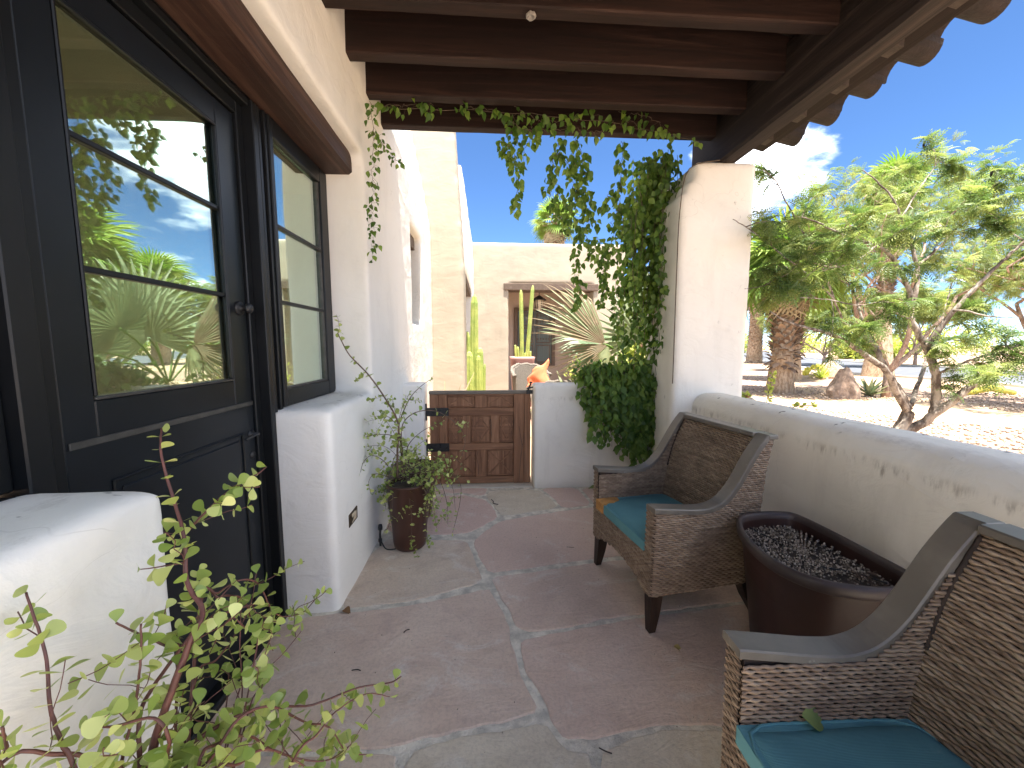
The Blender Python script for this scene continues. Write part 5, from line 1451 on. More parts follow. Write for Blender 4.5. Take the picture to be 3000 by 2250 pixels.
cg = thing('columnar_cactus', 'shorter green columnar cactus just left of the far porch opening, above the gate', 'cactus', (-.12, 7.5, 0), 0, GC)
m1 = MB(); cactus_col(m1, -.135, 7.5, 0, 1.37, .06); m1.build('stem', 'cactus', cg)
m1 = MB(); cactus_col(m1, -.165, 7.45, 0, 1.22, .05); m1.build('stem', 'cactus', cg)
m1 = MB(); cactus_col(m1, -.075, 7.5, 0, 1.06, .022, (.03, 0), 6); m1.build('stem', 'cactus', cg)
pp = thing('square_planter', 'dusty pink square glazed planter in front of the far porch', 'planter', (.80, 8.8, 0))
b = MB(); ring = []
for z, h in ((0, .19), (.02, .205), (1.06, .265), (1.10, .275), (1.15, .278), (1.155, .26), (1.155, .24), (1.09, .235)):
    for k in range(24):
        a = 2 * PI * k / 24 + PI / 24; c_, s_ = math.cos(a), math.sin(a); q = (abs(c_) ** 7 + abs(s_) ** 7) ** (-1 / 7); b.v.append((.80 + h * c_ * q, 8.8 + h * s_ * q, z))
for j in range(7):
    for k in range(24): b.f.append((j * 24 + k, j * 24 + (k + 1) % 24, j * 24 + 24 + (k + 1) % 24, j * 24 + 24 + k)); b.sm.append(True)
b.f.append(tuple(168 + k for k in range(24))); b.sm.append(False); b.build('body', 'pink_pot', pp)
cg = thing('potted_cactus', 'two thin tall cactus stems rising from the pink planter', 'cactus', (.80, 8.8, 1.09), 0)
for x, h, l in ((.80, 1.58, -.03), (.91, 1.68, .13)):
    m1 = MB(); cactus_col(m1, x, 8.8, 1.08, h, .042, (l, 0), 7, 28); m1.build('stem', 'cactus', cg)
for x, h in ((.66, .34), (.72, .30), (.98, .2), (.86, .16)):
    m1 = MB(); cactus_col(m1, x, 8.78, 1.08, h, .026, (-.02 if x < .8 else .01, 0), 6, 24); m1.build('stem', 'cactus', cg)
lan = thing('hanging_lantern', 'dark metal lantern hanging under the lintel of the far porch', 'lantern', (1.36, 10.1, 2.7))
b = MB(); b.tube([(1.36, 10.1, 3.3), (1.36, 10.1, 2.70)], .008, 5); b.lathe([(.01, .12), (.035, .11), (.20, .0), (.19, -.012), (.02, -.005)], (1.36, 10.1, 2.58), 6, smooth=False)
for k in range(6):
    a = 2 * PI * k / 6; b.tube([(1.36 + .125 * math.cos(a), 10.1 + .125 * math.sin(a), 2.575), (1.36 + .075 * math.cos(a), 10.1 + .075 * math.sin(a), 2.30)], .008, 4)
b.lathe([(.001, -.03), (.05, -.02), (.08, .0), (.001, .0)], (1.36, 10.1, 2.30), 6, smooth=False); b.build('frame', 'black', lan)
b = MB(); b.lathe([(.115, .27), (.07, .0)], (1.36, 10.1, 2.30), 6, smooth=False); b.build('glass', 'glass_lamp', lan)
def far_chair(label, c, rot, wx, h):
    t = thing('wicker_chair', label, 'chair', c, 0, 'grey wicker chairs in the courtyard')
    b = MB(); cr, sr = math.cos(rot), math.sin(rot); n = 20; vs = []
    for layer in (0, .05):
        for i in range(n + 1):
            a = PI * (-.08 + 1.16 * i / n); x = (wx - layer) * math.cos(a); y = (wx * .9 - layer) * math.sin(a); hh = h - .20 * (1 - max(0, math.sin(a))) ** 1.3
            for z in (.38, hh - .04, hh): 
                q = 1.0 + .12 * (z - .38); X, Y_ = x * q, y * q; vs.append((c[0] + X * cr - Y_ * sr, c[1] + X * sr + Y_ * cr, z + .012 * math.sin(i * 2.2)))
    m_ = 3 * (n + 1); fs = []
    for i in range(n):
        for k in range(2): a = i * 3 + k; fs += [(a, a + 1, a + 4, a + 3), (m_ + a, m_ + a + 3, m_ + a + 4, m_ + a + 1)]
        fs.append((i * 3 + 2, m_ + i * 3 + 2, m_ + i * 3 + 5, i * 3 + 5))
    fs += [(0, m_, m_ + 1, 1), (1, m_ + 1, m_ + 2, 2), (n * 3, n * 3 + 1, m_ + n * 3 + 1, m_ + n * 3), (n * 3 + 1, n * 3 + 2, m_ + n * 3 + 2, m_ + n * 3 + 1)]
    b.add(vs, fs); 
    rimp = [Vector(vs[i * 3 + 2]) + Vector((0, 0, .01)) for i in range(n + 1)]
    o = b.build('backrest', 'wicker_far', t)
    r_ = MB(); r_.tube([p + Vector((0, 0, .012 * (i % 2))) for i, p in enumerate(smooth_path(rimp, 3))], .032, 6); r_.build('rim', 'wicker_far', t)
    s = MB(); s.lathe([(.001, .42), (wx * .95, .42), (wx, .36), (wx * .9, .28), (.001, .28)], c, 20); s.build('seat', 'wicker_far', t)
    for sx in (-1, 1):
        for sy in (-1, 1): MB().tube([(c[0] + sx * wx * .6, c[1] + sy * wx * .6, .3), (c[0] + sx * wx * .72, c[1] + sy * wx * .72, 0)], .022, 6).build('leg', 'wicker_far', t)
    return t
far_chair('round grey wicker tub chair carrying an orange cloth, seen over the gate latch', (.93, 8.0, 0), math.radians(20), .40, .98)
far_chair('grey wicker chair back just showing above the plaster wall right of the orange cloth', (1.42, 7.25, 0), math.radians(170), .38, .74)
b = MB(); pts = []
nx, nz = 10, 12
for i in range(nx + 1):
    for j in range(nz + 1):
        u, v = i / nx, j / nz; x = .78 + .46 * u + .12 * v * (1 - u); z = .56 + .56 * v + .03 * math.sin(u * 7); pts.append((x + .03 * math.sin(v * 9), 7.78 + .10 * math.sin(u * 5 + v * 4) * .3 - .05 * (1 - v), z - .18 * (1 - u) * v * 1.2))
fs = [(i * (nz + 1) + j, (i + 1) * (nz + 1) + j, (i + 1) * (nz + 1) + j + 1, i * (nz + 1) + j + 1) for i in range(nx) for j in range(nz)]
b.add(pts, fs, True); o = b.build('throw_blanket', 'orange'); so = o.modifiers.new('thick', 'SOLIDIFY'); so.thickness = .03
tag(o, 'bright orange cloth draped over the round wicker tub chair', 'blanket')

# ================================================================== PALMS
def fan_mesh(name, mat, n=26, spread=4.6, droop=.18, w=.055, L=1.0, tip=.25, seed=1, join=.38):
    r = random.Random(seed); vs = []; fs = []
    for i in range(n):
        a = -spread / 2 + spread * i / (n - 1); d = Vector((math.sin(a), math.cos(a), 0)); s_ = Vector((d.y, -d.x, 0)); l = L * r.uniform(.84, 1.04) * (1 - .12 * abs(a) / (spread / 2)); b = len(vs)
        hang = r.uniform(.4, 1.5)
        for t_, ww in ((0.03, .15), (join, 1.), (.72, .62), (.9, .3), (1., .03)):
            z = -droop * t_ * t_ - tip * hang * max(0, t_ - .6) ** 2 * 2; p = d * l * t_; hwd = w * ww * (1.0 if t_ > join else 1.0)
            vs += [tuple(p + s_ * hwd + Vector((0, 0, z + .35 * hwd))), tuple(p + Vector((0, 0, z - .1 * hwd))), tuple(p - s_ * hwd + Vector((0, 0, z + .35 * hwd)))]
        for k in range(4):
            q = b + k * 3; fs += [(q, q + 1, q + 4, q + 3), (q + 1, q + 2, q + 5, q + 4)]
    return mesh_of(name, vs, fs, mat, False)
fan_green = [fan_mesh('frond', 'palm_leaf', 26, 4.2, .2, .055, 1, .5, s) for s in (1, 2)]
fan_dry = [fan_mesh('dry_frond', 'dry_leaf', 16, 3.0, .5, .05, 1, .9, s) for s in (3, 4)]
boot = [blade_mesh('boot', 1, [.5, .45, .36, .25, .12], 'skirt', .3, -.35)]
def palm(label, x, y, h, r0, r1, smooth_h, crown, group, nleaf=34, ndry=14, fr=1.25, gz=-.1):
    t = thing('fan_palm', label, 'palm tree', (x, y, gz), 0, group)
    b = MB(); n = 18; prof = []
    for i in range(n + 1):
        z = h * i / n; r = r0 + (r1 - r0) * min(1, i / 6); prof.append((r * (1 + .03 * math.sin(i * 3)), z))
    b.lathe(prof, (x, y, gz), 18, wob=.06); b.build('trunk', 'palm_trunk', t)
    bt = Leaves('boot', boot, t, 300); z = smooth_h; k = 0; rr_ = random.Random(int(x * 10))
    while z < h - .1:
        a = k * 2.4; o = Vector((math.cos(a), math.sin(a), 0)); rad = r1 + .02 + (.10 if z < smooth_h + .5 else 0)
        bt.add(Vector((x, y, gz + z)) + o * rad * .85, o * (.9 if z < smooth_h + .6 else .35) + Vector((0, 0, .45 if z > smooth_h + .25 else -.3)), o + Vector((0, 0, -.5)), rr_.uniform(.17, .27)); z += .014; k += 1
    bt.build('boot_mass')
    top = Vector((x, y, gz + h)); st = MB(); lf = Leaves('frond', fan_green, t, 300); dr = Leaves('dry_frond', fan_dry, t, 300)
    for i in range(nleaf):
        a = i * 2.4; e = math.radians(-35 + 115 * ((i + .5) / nleaf)); o = Vector((math.cos(a) * math.cos(e), math.sin(a) * math.cos(e), math.sin(e)))
        p = top + o * crown * .45 + Vector((0, 0, .1)); st.tube([top, p], .018, 4); lf.add(p, o + Vector((0, 0, -.15)) + rv(.1), Vector((0, 0, 1)) + o * -.3 + rv(.15), crown * .55 * fr * random.uniform(.85, 1.1))
    for i in range(ndry):
        a = i * 2.4 + 1; o = Vector((math.cos(a), math.sin(a), -random.uniform(.5, 1.4))).normalized(); p = top + o * crown * .35 + Vector((0, 0, -.1)); st.tube([top, p], .015, 4)
        dr.add(p, o * .4 + Vector((0, 0, -1)), o + Vector((0, 0, .4)), crown * .5 * random.uniform(.8, 1.1))
    st.build('petioles', 'palm_trunk', t, kind='stuff'); lf.build('frond_mass'); dr.build('dry_frond_mass'); return t
GP = 'fan palms around the house'
palm('fan palm with a swollen grey base and shaggy brown boots, right of the pillar', 12.98, 15.6, 4.6, .38, .22, 1.05, 1.9, GP, 34, 10)
palm('farther fan palm with a rough orange brown trunk, standing right beside the pillar edge', 22.4, 31.0, 6.0, .62, .5, .1, 2.6, GP, 30, 8)
palm('fan palm with a smooth tapering pale trunk behind the mesquite tree', 18.85, 17.4, 8.6, .62, .27, 3.4, 1.5, GP, 26, 14)
palm('tall fan palm with a dry skirt rising behind the far wing roof', 2.95, 17.0, 6.6, .3, .26, 1.0, 1.25, GP, 22, 26, .95)
palm('fan palm with a full green crown mirrored in the door glass', 9.3, 11.6, 3.6, .40, .28, .8, 1.9, GP, 30, 8)
# low silver fan palm next to the gate wall
sp = thing('silver_fan_palm', 'low silver green fan palm with frayed leaves behind the gate wall', 'palm tree', (2.35, 5.9, -.1), 0)
b = MB(); b.lathe([(.20, 0), (.22, .3), (.17, .7), (.12, .95), (.02, 1.0)], (2.35, 5.9, -.1), 14, wob=.1); b.build('trunk', 'palm_trunk', sp)
fan_s = [fan_mesh('frond', 'fan_leaf', 30, 4.4, .12, .042, 1, .28, s, .5) for s in (5, 6)]
fan_t = [fan_mesh('worn_frond', 'dry_leaf', 24, 2.9, .3, .026, 1, .5, s, .3) for s in (7, 8)]
fan_u = [fan_mesh('frayed_frond', 'fan_leaf', 13, 1.05, .1, .026, 1, .5, 9, .3)]
fan_v = [fan_mesh('frayed_frond', 'dry_leaf', 12, 1.15, .12, .015, 1.06, .8, 10, .3)]
top = Vector((2.35, 5.9, .85)); st = MB()
L1 = Leaves('frond', fan_s, sp, 300); L2 = Leaves('worn_frond', fan_t, sp, 300); L3 = Leaves('frayed_frond', fan_u, sp, 300); L4 = Leaves('frayed_tip', fan_v, sp, 300)
def frond(LL, p, d, n, s): st.tube(smooth_path([top, (top + Vector(p)) / 2 + Vector((0, 0, .12)), Vector(p)], 3), .013, 5); LL.add(p, d, n, s)
frond(L3, (1.72, 5.55, 1.43), (-.85, -.05, .80), (.1, -1, .2), 1.15); L4.add((1.72, 5.545, 1.43), (-.85, -.05, .84), (.12, -1, .2), 1.18)
frond(L3, (1.75, 5.54, 1.42), (-.85, -.1, -.55), (.1, -1, .1), .80); L4.add((1.75, 5.535, 1.42), (-.80, -.1, -.50), (.1, -1, .12), .83); L3.add((1.76, 5.53, 1.41), (-.30, -.1, -1.), (.1, -1, .1), .72)
frond(L1, (2.20, 5.45, 1.50), (.15, -.1, 1.0), (-.3, -1, .1), .82)
frond(L1, (2.15, 5.0, 1.62), (-.35, -.6, .75), (-1, -.35, .3), .85)
frond(L1, (2.75, 5.6, 1.7), (.35, -.2, 1), (-.9, -.3, .3), .75)
frond(L1, (2.6, 6.5, 1.6), (.2, 1, .6), (-.2, -.8, .6), .8)
frond(L1, (1.85, 6.4, 1.5), (-.8, .8, .4), (.3, -.6, .8), .8)
frond(L1, (2.35, 4.95, 1.2), (-.1, -1, .0), (-.6, -.3, 1), .8)
frond(L1, (2.55, 5.8, 1.9), (.1, -.1, 1), (-.7, -.7, .1), .85)
frond(L2, (2.75, 5.2, .9), (.4, -.6, -.6), (-.6, -.8, .4), .75)
frond(L2, (2.0, 5.3, .85), (-.3, -.6, -.8), (-.3, -1, .3), .7)
frond(L1, (2.25, 4.75, 1.35), (-.1, -.6, .9), (-1, -.3, .2), .72)
st.build('petioles', 'palm_leaf', sp, kind='stuff'); [q.build() for q in (L1, L2, L3, L4)]

# shrubs and spiky plants ------------------------------------------
sleaf = [blade_mesh('leaf', 1, [.05, .2, .26, .2, .02], 'bush_leaf', .2, .2)]
def shrub(name, label, c, r, h, n, size, up=.3, group=None, cat='shrub', mat=None):
    t = thing(name, label, cat, c, 0, group); st = MB(); lv = Leaves('leaf', mat or sleaf, t, 300); C_ = Vector(c)
    for s_ in range(max(8, n // 22)):
        a = random.uniform(0, 2 * PI); q = math.sqrt(random.random()) * r; e = C_ + Vector((math.cos(a) * q, math.sin(a) * q, h * random.uniform(.6, 1.05) * (1 - .35 * (q / r) ** 2)))
        P = smooth_path([C_ + Vector((math.cos(a) * q * .2, math.sin(a) * q * .2, 0)), (C_ + e) / 2 + rv(r * .15), e], 4); st.tube(P, .006, 4)
        for k in range(22):
            i = random.randrange(2, len(P)); o = rv(1).normalized(); lv.add(P[i] + o * random.random() * r * .25, o + Vector((0, 0, up)), rv(1) + Vector((0, 0, 1)), size * random.uniform(.6, 1.2))
    st.build('stem', 'vine_stem', t); lv.build('leaf_mass'); return t
GS = 'background shrubs and trees'
shrub('courtyard_shrub', 'bright yellow green shrub glowing behind the hanging vine', (2.35, 7.6, -.1), .75, 1.55, 1900, .07, .8)
shrub('courtyard_shrub', 'leafy green shrub just beyond the vine covered end of the gate wall', (2.55, 4.6, -.1), .5, 1.15, 900, .06, .6)
def spiky(name, label, c, n, L, w, mat, z0=-.1, cat='agave'):
    t = thing(name, label, cat, (c[0], c[1], z0)); bm_ = [blade_mesh('spike', 1, [.06 * w, .085 * w, .07 * w, .04 * w, .004], mat, .5, .12)]
    lv = Leaves('spike', bm_, t, 300)
    for i in range(n):
        a = i * 2.4; e = math.radians(20 + 62 * i / n); lv.add((c[0], c[1], z0 + .02), (math.cos(a) * math.cos(e), math.sin(a) * math.cos(e), math.sin(e)), Vector((0, 0, 1)), L * random.uniform(.85, 1.1))
    lv.build(); return t
spiky('agave', 'spiky agave tips poking up behind the gate wall beside the palm', (1.45, 6.2), 16, 1.05, .9, 'fan_leaf')
spiky('yucca', 'thin dark spikes showing above the gate near the buttress', (-.62, 5.5), 20, 1.18, .30, 'dry_leaf')
spiky('agave', 'small grey agave behind the pointed rust coloured rock', (11.25, 10.55), 24, .62, 1.1, 'fan_leaf')
spiky('agave', 'grassy clump near the pale boulder by the palm', (14.6, 15.9), 22, .7, .7, 'bush_leaf')

# ================================================================== YARD ROCKS
def rock(name, label, c, s, seed, mat, pointy=0., sub=3):
    import bmesh
    bm = bmesh.new(); bmesh.ops.create_icosphere(bm, subdivisions=sub, radius=1)
    for v in bm.verts:
        p = v.co.copy(); d = 1 + .28 * noise.noise(p * 1.3 + Vector((seed, 0, 0))) + .12 * noise.noise(p * 4 + Vector((0, seed, 0)))
        if pointy and p.z > 0: d *= 1; v.co = Vector((p.x * (1 - pointy * p.z), p.y * (1 - pointy * p.z), p.z)) * d
        else: v.co = p * d
        v.co = Vector((v.co.x * s[0], v.co.y * s[1], v.co.z * s[2]))
    me = bpy.data.meshes.new(name); bm.to_mesh(me); bm.free(); me.materials.append(M[mat])
    o = bpy.data.objects.new(name, me); COL.objects.link(o); o.location = c; return tag(o, label, 'rock')
rock('boulder', 'rounded pale boulder between the swollen palm base and the road', (15.75, 16.7, .15), (.55, .5, .52), 3, 'boulder')
rock('boulder', 'flat tan boulder under the yellow cactus', (14.9, 16.6, -.02), (.55, .4, .25), 8, 'boulder')
rock('boulder', 'pointed rust coloured rock standing in the gravel', (10.25, 10.4, .12), (.42, .36, .66), 5, 'redrock', .55)
rock('boulder', 'grey stone lying outside the low wall at the foot of the pillar', (2.62, 3.78, .78), (.20, .16, .10), 11, 'greyrock')
ye = thing('prickly_pear', 'yellow cactus sprawling beside the palm trunk', 'cactus', (14.2, 16.2, -.1))
for i in range(14):
    b = MB(); a = random.uniform(-.6, .9); x = 14.15 + i * .075; z = .05 + .30 * math.sin(min(PI, i / 13 * PI)) + random.uniform(-.05, .05)
    b.lathe([(.01, 0), (.09, .03), (.13, .12), (.11, .20), (.01, .25)], (0, 0, 0), 12, 1, .3); R = Matrix.Translation((x, 16.2 + random.uniform(-.1, .1), z)) @ Matrix.Rotation(a, 4, 'Y') @ Matrix.Rotation(random.uniform(0, 3), 4, 'Z')
    b.v = [tuple(R @ Vector(v)) for v in b.v]; b.build('pad', 'yellow', ye)
b = MB(); b.lathe([(.01, 0), (.14, .02), (.19, .16), (.15, .28), (.01, .33)], (0, 0, 0), 14, 1, .4); R = Matrix.Translation((14.6, 10.8, -.1)) @ Matrix.Rotation(1.2, 4, 'Y'); b.v = [tuple(R @ Vector(v)) for v in b.v]
b.tube([(14.6, 10.8, -.05), (15.5, 10.8, .1), (16.1, 10.7, -.05)], .10, 8); tag(b.build('cactus_log', 'yellow'), 'fallen yellow cactus limb on the gravel near the road at the far right', 'cactus')
# scattered stones in the gravel bed
t_ = thing('gravel_bed', 'loose pale landscaping gravel spread over the yard beyond the low wall', 'gravel', (9, 9, -.1), 0, None, 'stuff')
gp = mesh_of('stone', ico, icf, 'yard_stone', False); G = Leaves('stone', [gp], t_, 0)
for i in range(9000):
    y = 2.2 + 17 * random.random() ** 1.2; x = random.uniform(.45, 1.5) * y + 1.6
    if noise.noise(Vector((x * .25, y * .25, 4))) < -.05: continue
    if x > 16.6: continue
    G.add((x, y, -.085), rv(), Vector((0, 0, 1)) + rv(.5), random.uniform(.012, .045))
G.build('gravel')
del t_['category']; t_['category'] = 'gravel'
# planter ledge outside the low wall
W_ = thing('planter_ledge', 'sunlit low white plaster ledge of the planting bed just outside the long wall', 'wall', (2.8, 2.6, 0))
mb = MB(); mb.box((2.55, -1.0, -.2), (2.75, 3.6, .66)); plaster(mb.build('wall', 'stucco', W_), .03, 5, .012)
MB().box((2.05, -1.0, -.2), (2.55, 4.1, .55)).build('soil', 'soil', W_)
GL = 'small green plants in the bed outside the low wall'
tinyl = [blade_mesh('leaf', 1, [.1, .3, .35, .25, .02], 'bush_leaf', .2, .2)]
def sprig(label, paths, n, size, petals=False):
    t = thing('bed_plant', label, 'plant', paths[0][0], 0, GL); st = MB(); lv = Leaves('leaf', tinyl, t, 300)
    for pts in paths:
        P = smooth_path(pts, 8); st.tube(P, .004, 4)
        for _ in range(n):
            i = random.randrange(2, len(P)); o = rv(1).normalized(); lv.add(P[i] + o * .012, o + Vector((0, 0, .3)), rv(1), size * random.uniform(.6, 1.2))
        if petals:
            for _ in range(1):
                b = MB(); b.lathe([(.001, 0), (.02, .01), (.018, .03), (.001, .04)], (P[-1][0], P[-1][1], P[-1][2] - .01), 8, wob=.5); b.build('blossom', 'petal', t)
    st.build('stem', 'vine_stem', t); lv.build('leaf_mass')
sprig('leaning green plant with a rust blossom right beside the pillar', [[(2.45, 3.75, .5), (2.35, 3.75, 1.0), (2.28, 3.72, 1.08)], [(2.45, 3.75, .5), (2.48, 3.70, .92), (2.60, 3.66, .90)]], 70, .045, True)
sprig('upright green sprig standing above the wall in front of the palm base', [[(2.60, 3.45, .5), (2.62, 3.42, .88), (2.66, 3.42, 1.14)]], 60, .04)
sprig('low twiggy sprig lying along the top of the sunlit ledge', [[(2.55, 3.3, .7), (2.62, 3.12, .88), (2.72, 3.0, .92)]], 30, .035)

# ================================================================== TREES
def pinna_mesh(name, mat, npair=10, pinnae=4, ll=.20, lw=.035, seed=1):
    """feathery leaf, length 1 along +y: a few drooping pinnae, each with rows of narrow leaflets"""
    r = random.Random(seed); vs = []; fs = []
    for p in range(pinnae):
        a = (p - (pinnae - 1) / 2) * .55 + r.uniform(-.12, .12); y0 = .05 + .05 * p; L = r.uniform(.7, 1.) ; sag = r.uniform(.25, .6)
        def pt(t): 
            return Vector((math.sin(a) * L * t, y0 + math.cos(a) * L * t, -sag * t * t))
        for i in range(npair):
            t = .12 + .88 * i / (npair - 1); c = pt(t); d = (pt(t + .05) - pt(t - .05)).normalized(); s_ = d.cross(Vector((0, 0, 1))).normalized(); l = ll * (1 - .45 * abs(2 * t - 1.05)) * r.uniform(.85, 1.1)
            for sg in (1, -1):
                o = (s_ * sg + d * .45).normalized(); e = c + o * l + Vector((0, 0, -.05)); b = len(vs)
                vs += [tuple(c - d * lw), tuple(c + o * l * .5 + d * lw * .9 + Vector((0, 0, .01))), tuple(e), tuple(c + o * l * .5 - d * lw * .9)]; fs.append((b, b + 1, b + 2, b + 3))
        b = len(vs); c0 = pt(0); c1 = pt(.5); c2 = pt(1); w = Vector((.010, 0, 0)); vs += [tuple(c0 - w), tuple(c0 + w), tuple(c1 + w), tuple(c1 - w), tuple(c2)]; fs += [(b, b + 1, b + 2, b + 3), (b + 3, b + 2, b + 4)]
    return mesh_of(name, vs, fs, mat, False)
mleaf = [pinna_mesh('leaf', 'mesq_leaf', 7, 4, .27, .058, s) for s in (1, 2, 3)]
tleaf = [pinna_mesh('leaf', 'tree_leaf', 7, 3, .26, .05, s) for s in (4, 5)]
LIMBS = [
 ([(3.82,3.30,0.57),(3.88,3.30,0.69),(3.92,3.30,0.79)],0.07,0.06),
 ([(3.92,3.30,0.79),(3.72,3.26,1.01),(3.56,3.21,1.19),(3.29,3.17,1.34),(3.11,3.12,1.42),(2.93,3.08,1.49),(2.77,3.03,1.53),(2.58,2.99,1.56),(2.37,2.94,1.61),(2.20,2.90,1.68)],0.04,0.006),
 ([(3.92,3.30,0.82),(3.85,3.34,1.00),(3.77,3.39,1.16),(3.70,3.43,1.35),(3.70,3.47,1.42),(3.62,3.51,1.50),(3.53,3.56,1.59),(3.47,3.60,1.65)],0.04,0.012),
 ([(3.67,3.45,1.42),(3.66,3.52,1.57),(3.66,3.59,1.70),(3.66,3.66,1.89),(3.56,3.73,2.13),(3.49,3.80,2.35)],0.02,0.006),
 ([(3.94,3.30,0.86),(4.10,3.40,1.00),(4.27,3.50,1.19),(4.42,3.60,1.31),(4.65,3.70,1.51),(4.80,3.80,1.80),(4.99,3.90,2.11)],0.028,0.006),
 ([(3.82,3.30,0.57),(4.00,3.24,0.70),(4.05,3.19,0.80),(4.13,3.13,0.92),(4.21,3.07,1.06),(4.34,3.01,1.18),(4.44,2.96,1.26),(4.65,2.90,1.36)],0.055,0.02),
 ([(4.05,3.20,0.80),(4.07,3.21,0.93),(4.04,3.21,1.15),(3.97,3.22,1.34),(3.94,3.23,1.41),(3.86,3.23,1.51),(3.78,3.24,1.65),(3.78,3.25,1.77),(3.75,3.25,1.89),(3.65,3.26,2.08),(3.56,3.27,2.20),(3.42,3.27,2.29),(3.23,3.28,2.34),(3.04,3.29,2.41),(2.84,3.29,2.49),(2.67,3.30,2.53)],0.045,0.006),
 ([(3.73,3.20,1.74),(3.80,3.24,1.93),(3.83,3.28,2.11),(3.80,3.31,2.29),(3.79,3.35,2.37),(3.76,3.39,2.56),(3.67,3.42,2.76),(3.56,3.46,2.91),(3.45,3.50,3.02)],0.025,0.005),
 ([(3.91,3.20,1.41),(3.97,3.17,1.55),(4.04,3.13,1.71),(4.17,3.10,1.90),(4.29,3.07,2.06),(4.38,3.03,2.19),(4.47,3.00,2.31)],0.03,0.01),
 ([(3.43,3.55,1.65),(3.23,3.45,1.84),(2.94,3.35,2.00),(2.66,3.25,2.11),(2.37,3.15,2.23),(2.11,3.05,2.33),(1.89,2.95,2.38)],0.012,0.004),
 ([(3.40,3.60,1.80),(3.20,3.57,2.16),(2.98,3.53,2.41),(2.83,3.50,2.59),(2.69,3.47,2.75),(2.57,3.43,2.88),(2.42,3.40,2.95)],0.012,0.004),
 ([(3.74,3.20,2.10),(3.99,3.25,2.28),(4.23,3.30,2.49),(4.48,3.35,2.63),(4.82,3.40,2.71)],0.014,0.004),
 ([(3.77,3.40,2.57),(4.06,3.53,2.87),(4.35,3.67,3.12),(4.58,3.80,3.37)],0.01,0.004),
 ([(4.02,3.20,1.15),(4.15,3.12,1.25),(4.24,3.05,1.32),(4.38,2.98,1.38),(4.50,2.90,1.49)],0.015,0.005),
 ([(4.00,3.10,1.71),(3.99,3.00,1.70),(4.05,2.90,1.65),(4.15,2.80,1.64)],0.012,0.005),
 ([(3.40,3.25,2.28),(3.14,3.17,2.13),(2.87,3.08,2.06),(2.62,3.00,2.07)],0.01,0.004),
 ([(2.89,3.30,1.99),(2.58,3.23,1.97),(2.35,3.17,1.92),(2.12,3.10,1.88)],0.008,0.003),
 ([(3.74,3.20,1.64),(3.41,3.15,1.73),(3.10,3.10,1.75),(2.81,3.05,1.79),(2.52,3.00,1.80)],0.01,0.004),
]
random.seed(33)
mt = thing('mesquite_tree', 'mesquite tree forking low just outside the wall, with feathery leaves and dark pods', 'tree', (3.62, 3.35, -.1))
st = MB(); lv = Leaves('leaf', mleaf, mt, 300); pods = []
tr = [Vector((3.55, 3.42, -.12)), Vector((3.62, 3.38, .15)), Vector((3.72, 3.33, .38)), Vector(LIMBS[0][0][0])]
st.tube(smooth_path(tr, 4), [.105 - .035 * i / 12 for i in range(13)], 12)
def twigs(P, r0, r1, dens, first=.25):
    n = len(P)
    for i in range(n - 1):
        if i / n < first: continue
        seg = P[i + 1] - P[i]; k = seg.length * dens; k = int(k) + (random.random() < k - int(k))
        for _ in range(k):
            p = P[i] + seg * random.random(); d = (seg.normalized() * .6 + rv(1) + Vector((0, 0, .25))).normalized(); L = random.uniform(.2, .55)
            q = [p]; 
            for j in range(5): d = (d + rv(.35) + Vector((0, 0, -.02))).normalized(); q.append(q[-1] + d * L / 5)
            if q[-1].x < .68 * q[-1].y and random.random() < .7: continue
            q = smooth_path(q, 2); st.tube(q, [.0035 * (1 - .7 * j / len(q)) + .001 for j in range(len(q))], 4)
            for j in range(2, len(q)):
                for _2 in range(2 if random.random() < .72 else 1):
                    o = rv(1).normalized()
                    if q[j].x < .69 * q[j].y and not 2.25 < q[j].z < 2.5: continue
                    lv.add(q[j], o + Vector((0, 0, .05)) + (q[j] - q[j - 1]).normalized() * .5, Vector((0, 0, 1)) + rv(.6), random.uniform(.09, .155))
            if random.random() < .07: pods.append(q[-2])
for idx, (pts, r0, r1) in enumerate(LIMBS):
    P = smooth_path([Vector(p) for p in pts], 5); n = len(P)
    P = [p + rv(.004) * (1 if 0 < i < n - 1 else 0) for i, p in enumerate(P)]
    st.tube(P, [.78 * (r0 + (r1 - r0) * i / (n - 1)) for i in range(n)], 8)
    if idx == 0: continue
    dens = 6.5 if r0 < .02 else 4.2
    if idx in (1, 9, 10, 15, 16, 17): dens = 3.2
    twigs(P, r0, r1, dens, .28 if r0 > .02 else .10)
st.build('trunk', 'bark', mt)
lv.build('crown')
for p in pods[:60]:
    b = MB(); L = random.uniform(.05, .10); c = [p, p + Vector((random.uniform(-.2, .2), random.uniform(-.2, .2), -.5)) * L, p + Vector((random.uniform(-.5, .5), random.uniform(-.3, .3), -1)) * L]
    b.tube(smooth_path(c, 3), [.002, .006, .009, .010, .009, .006, .002], 6); b.build('pod', 'pod', mt)
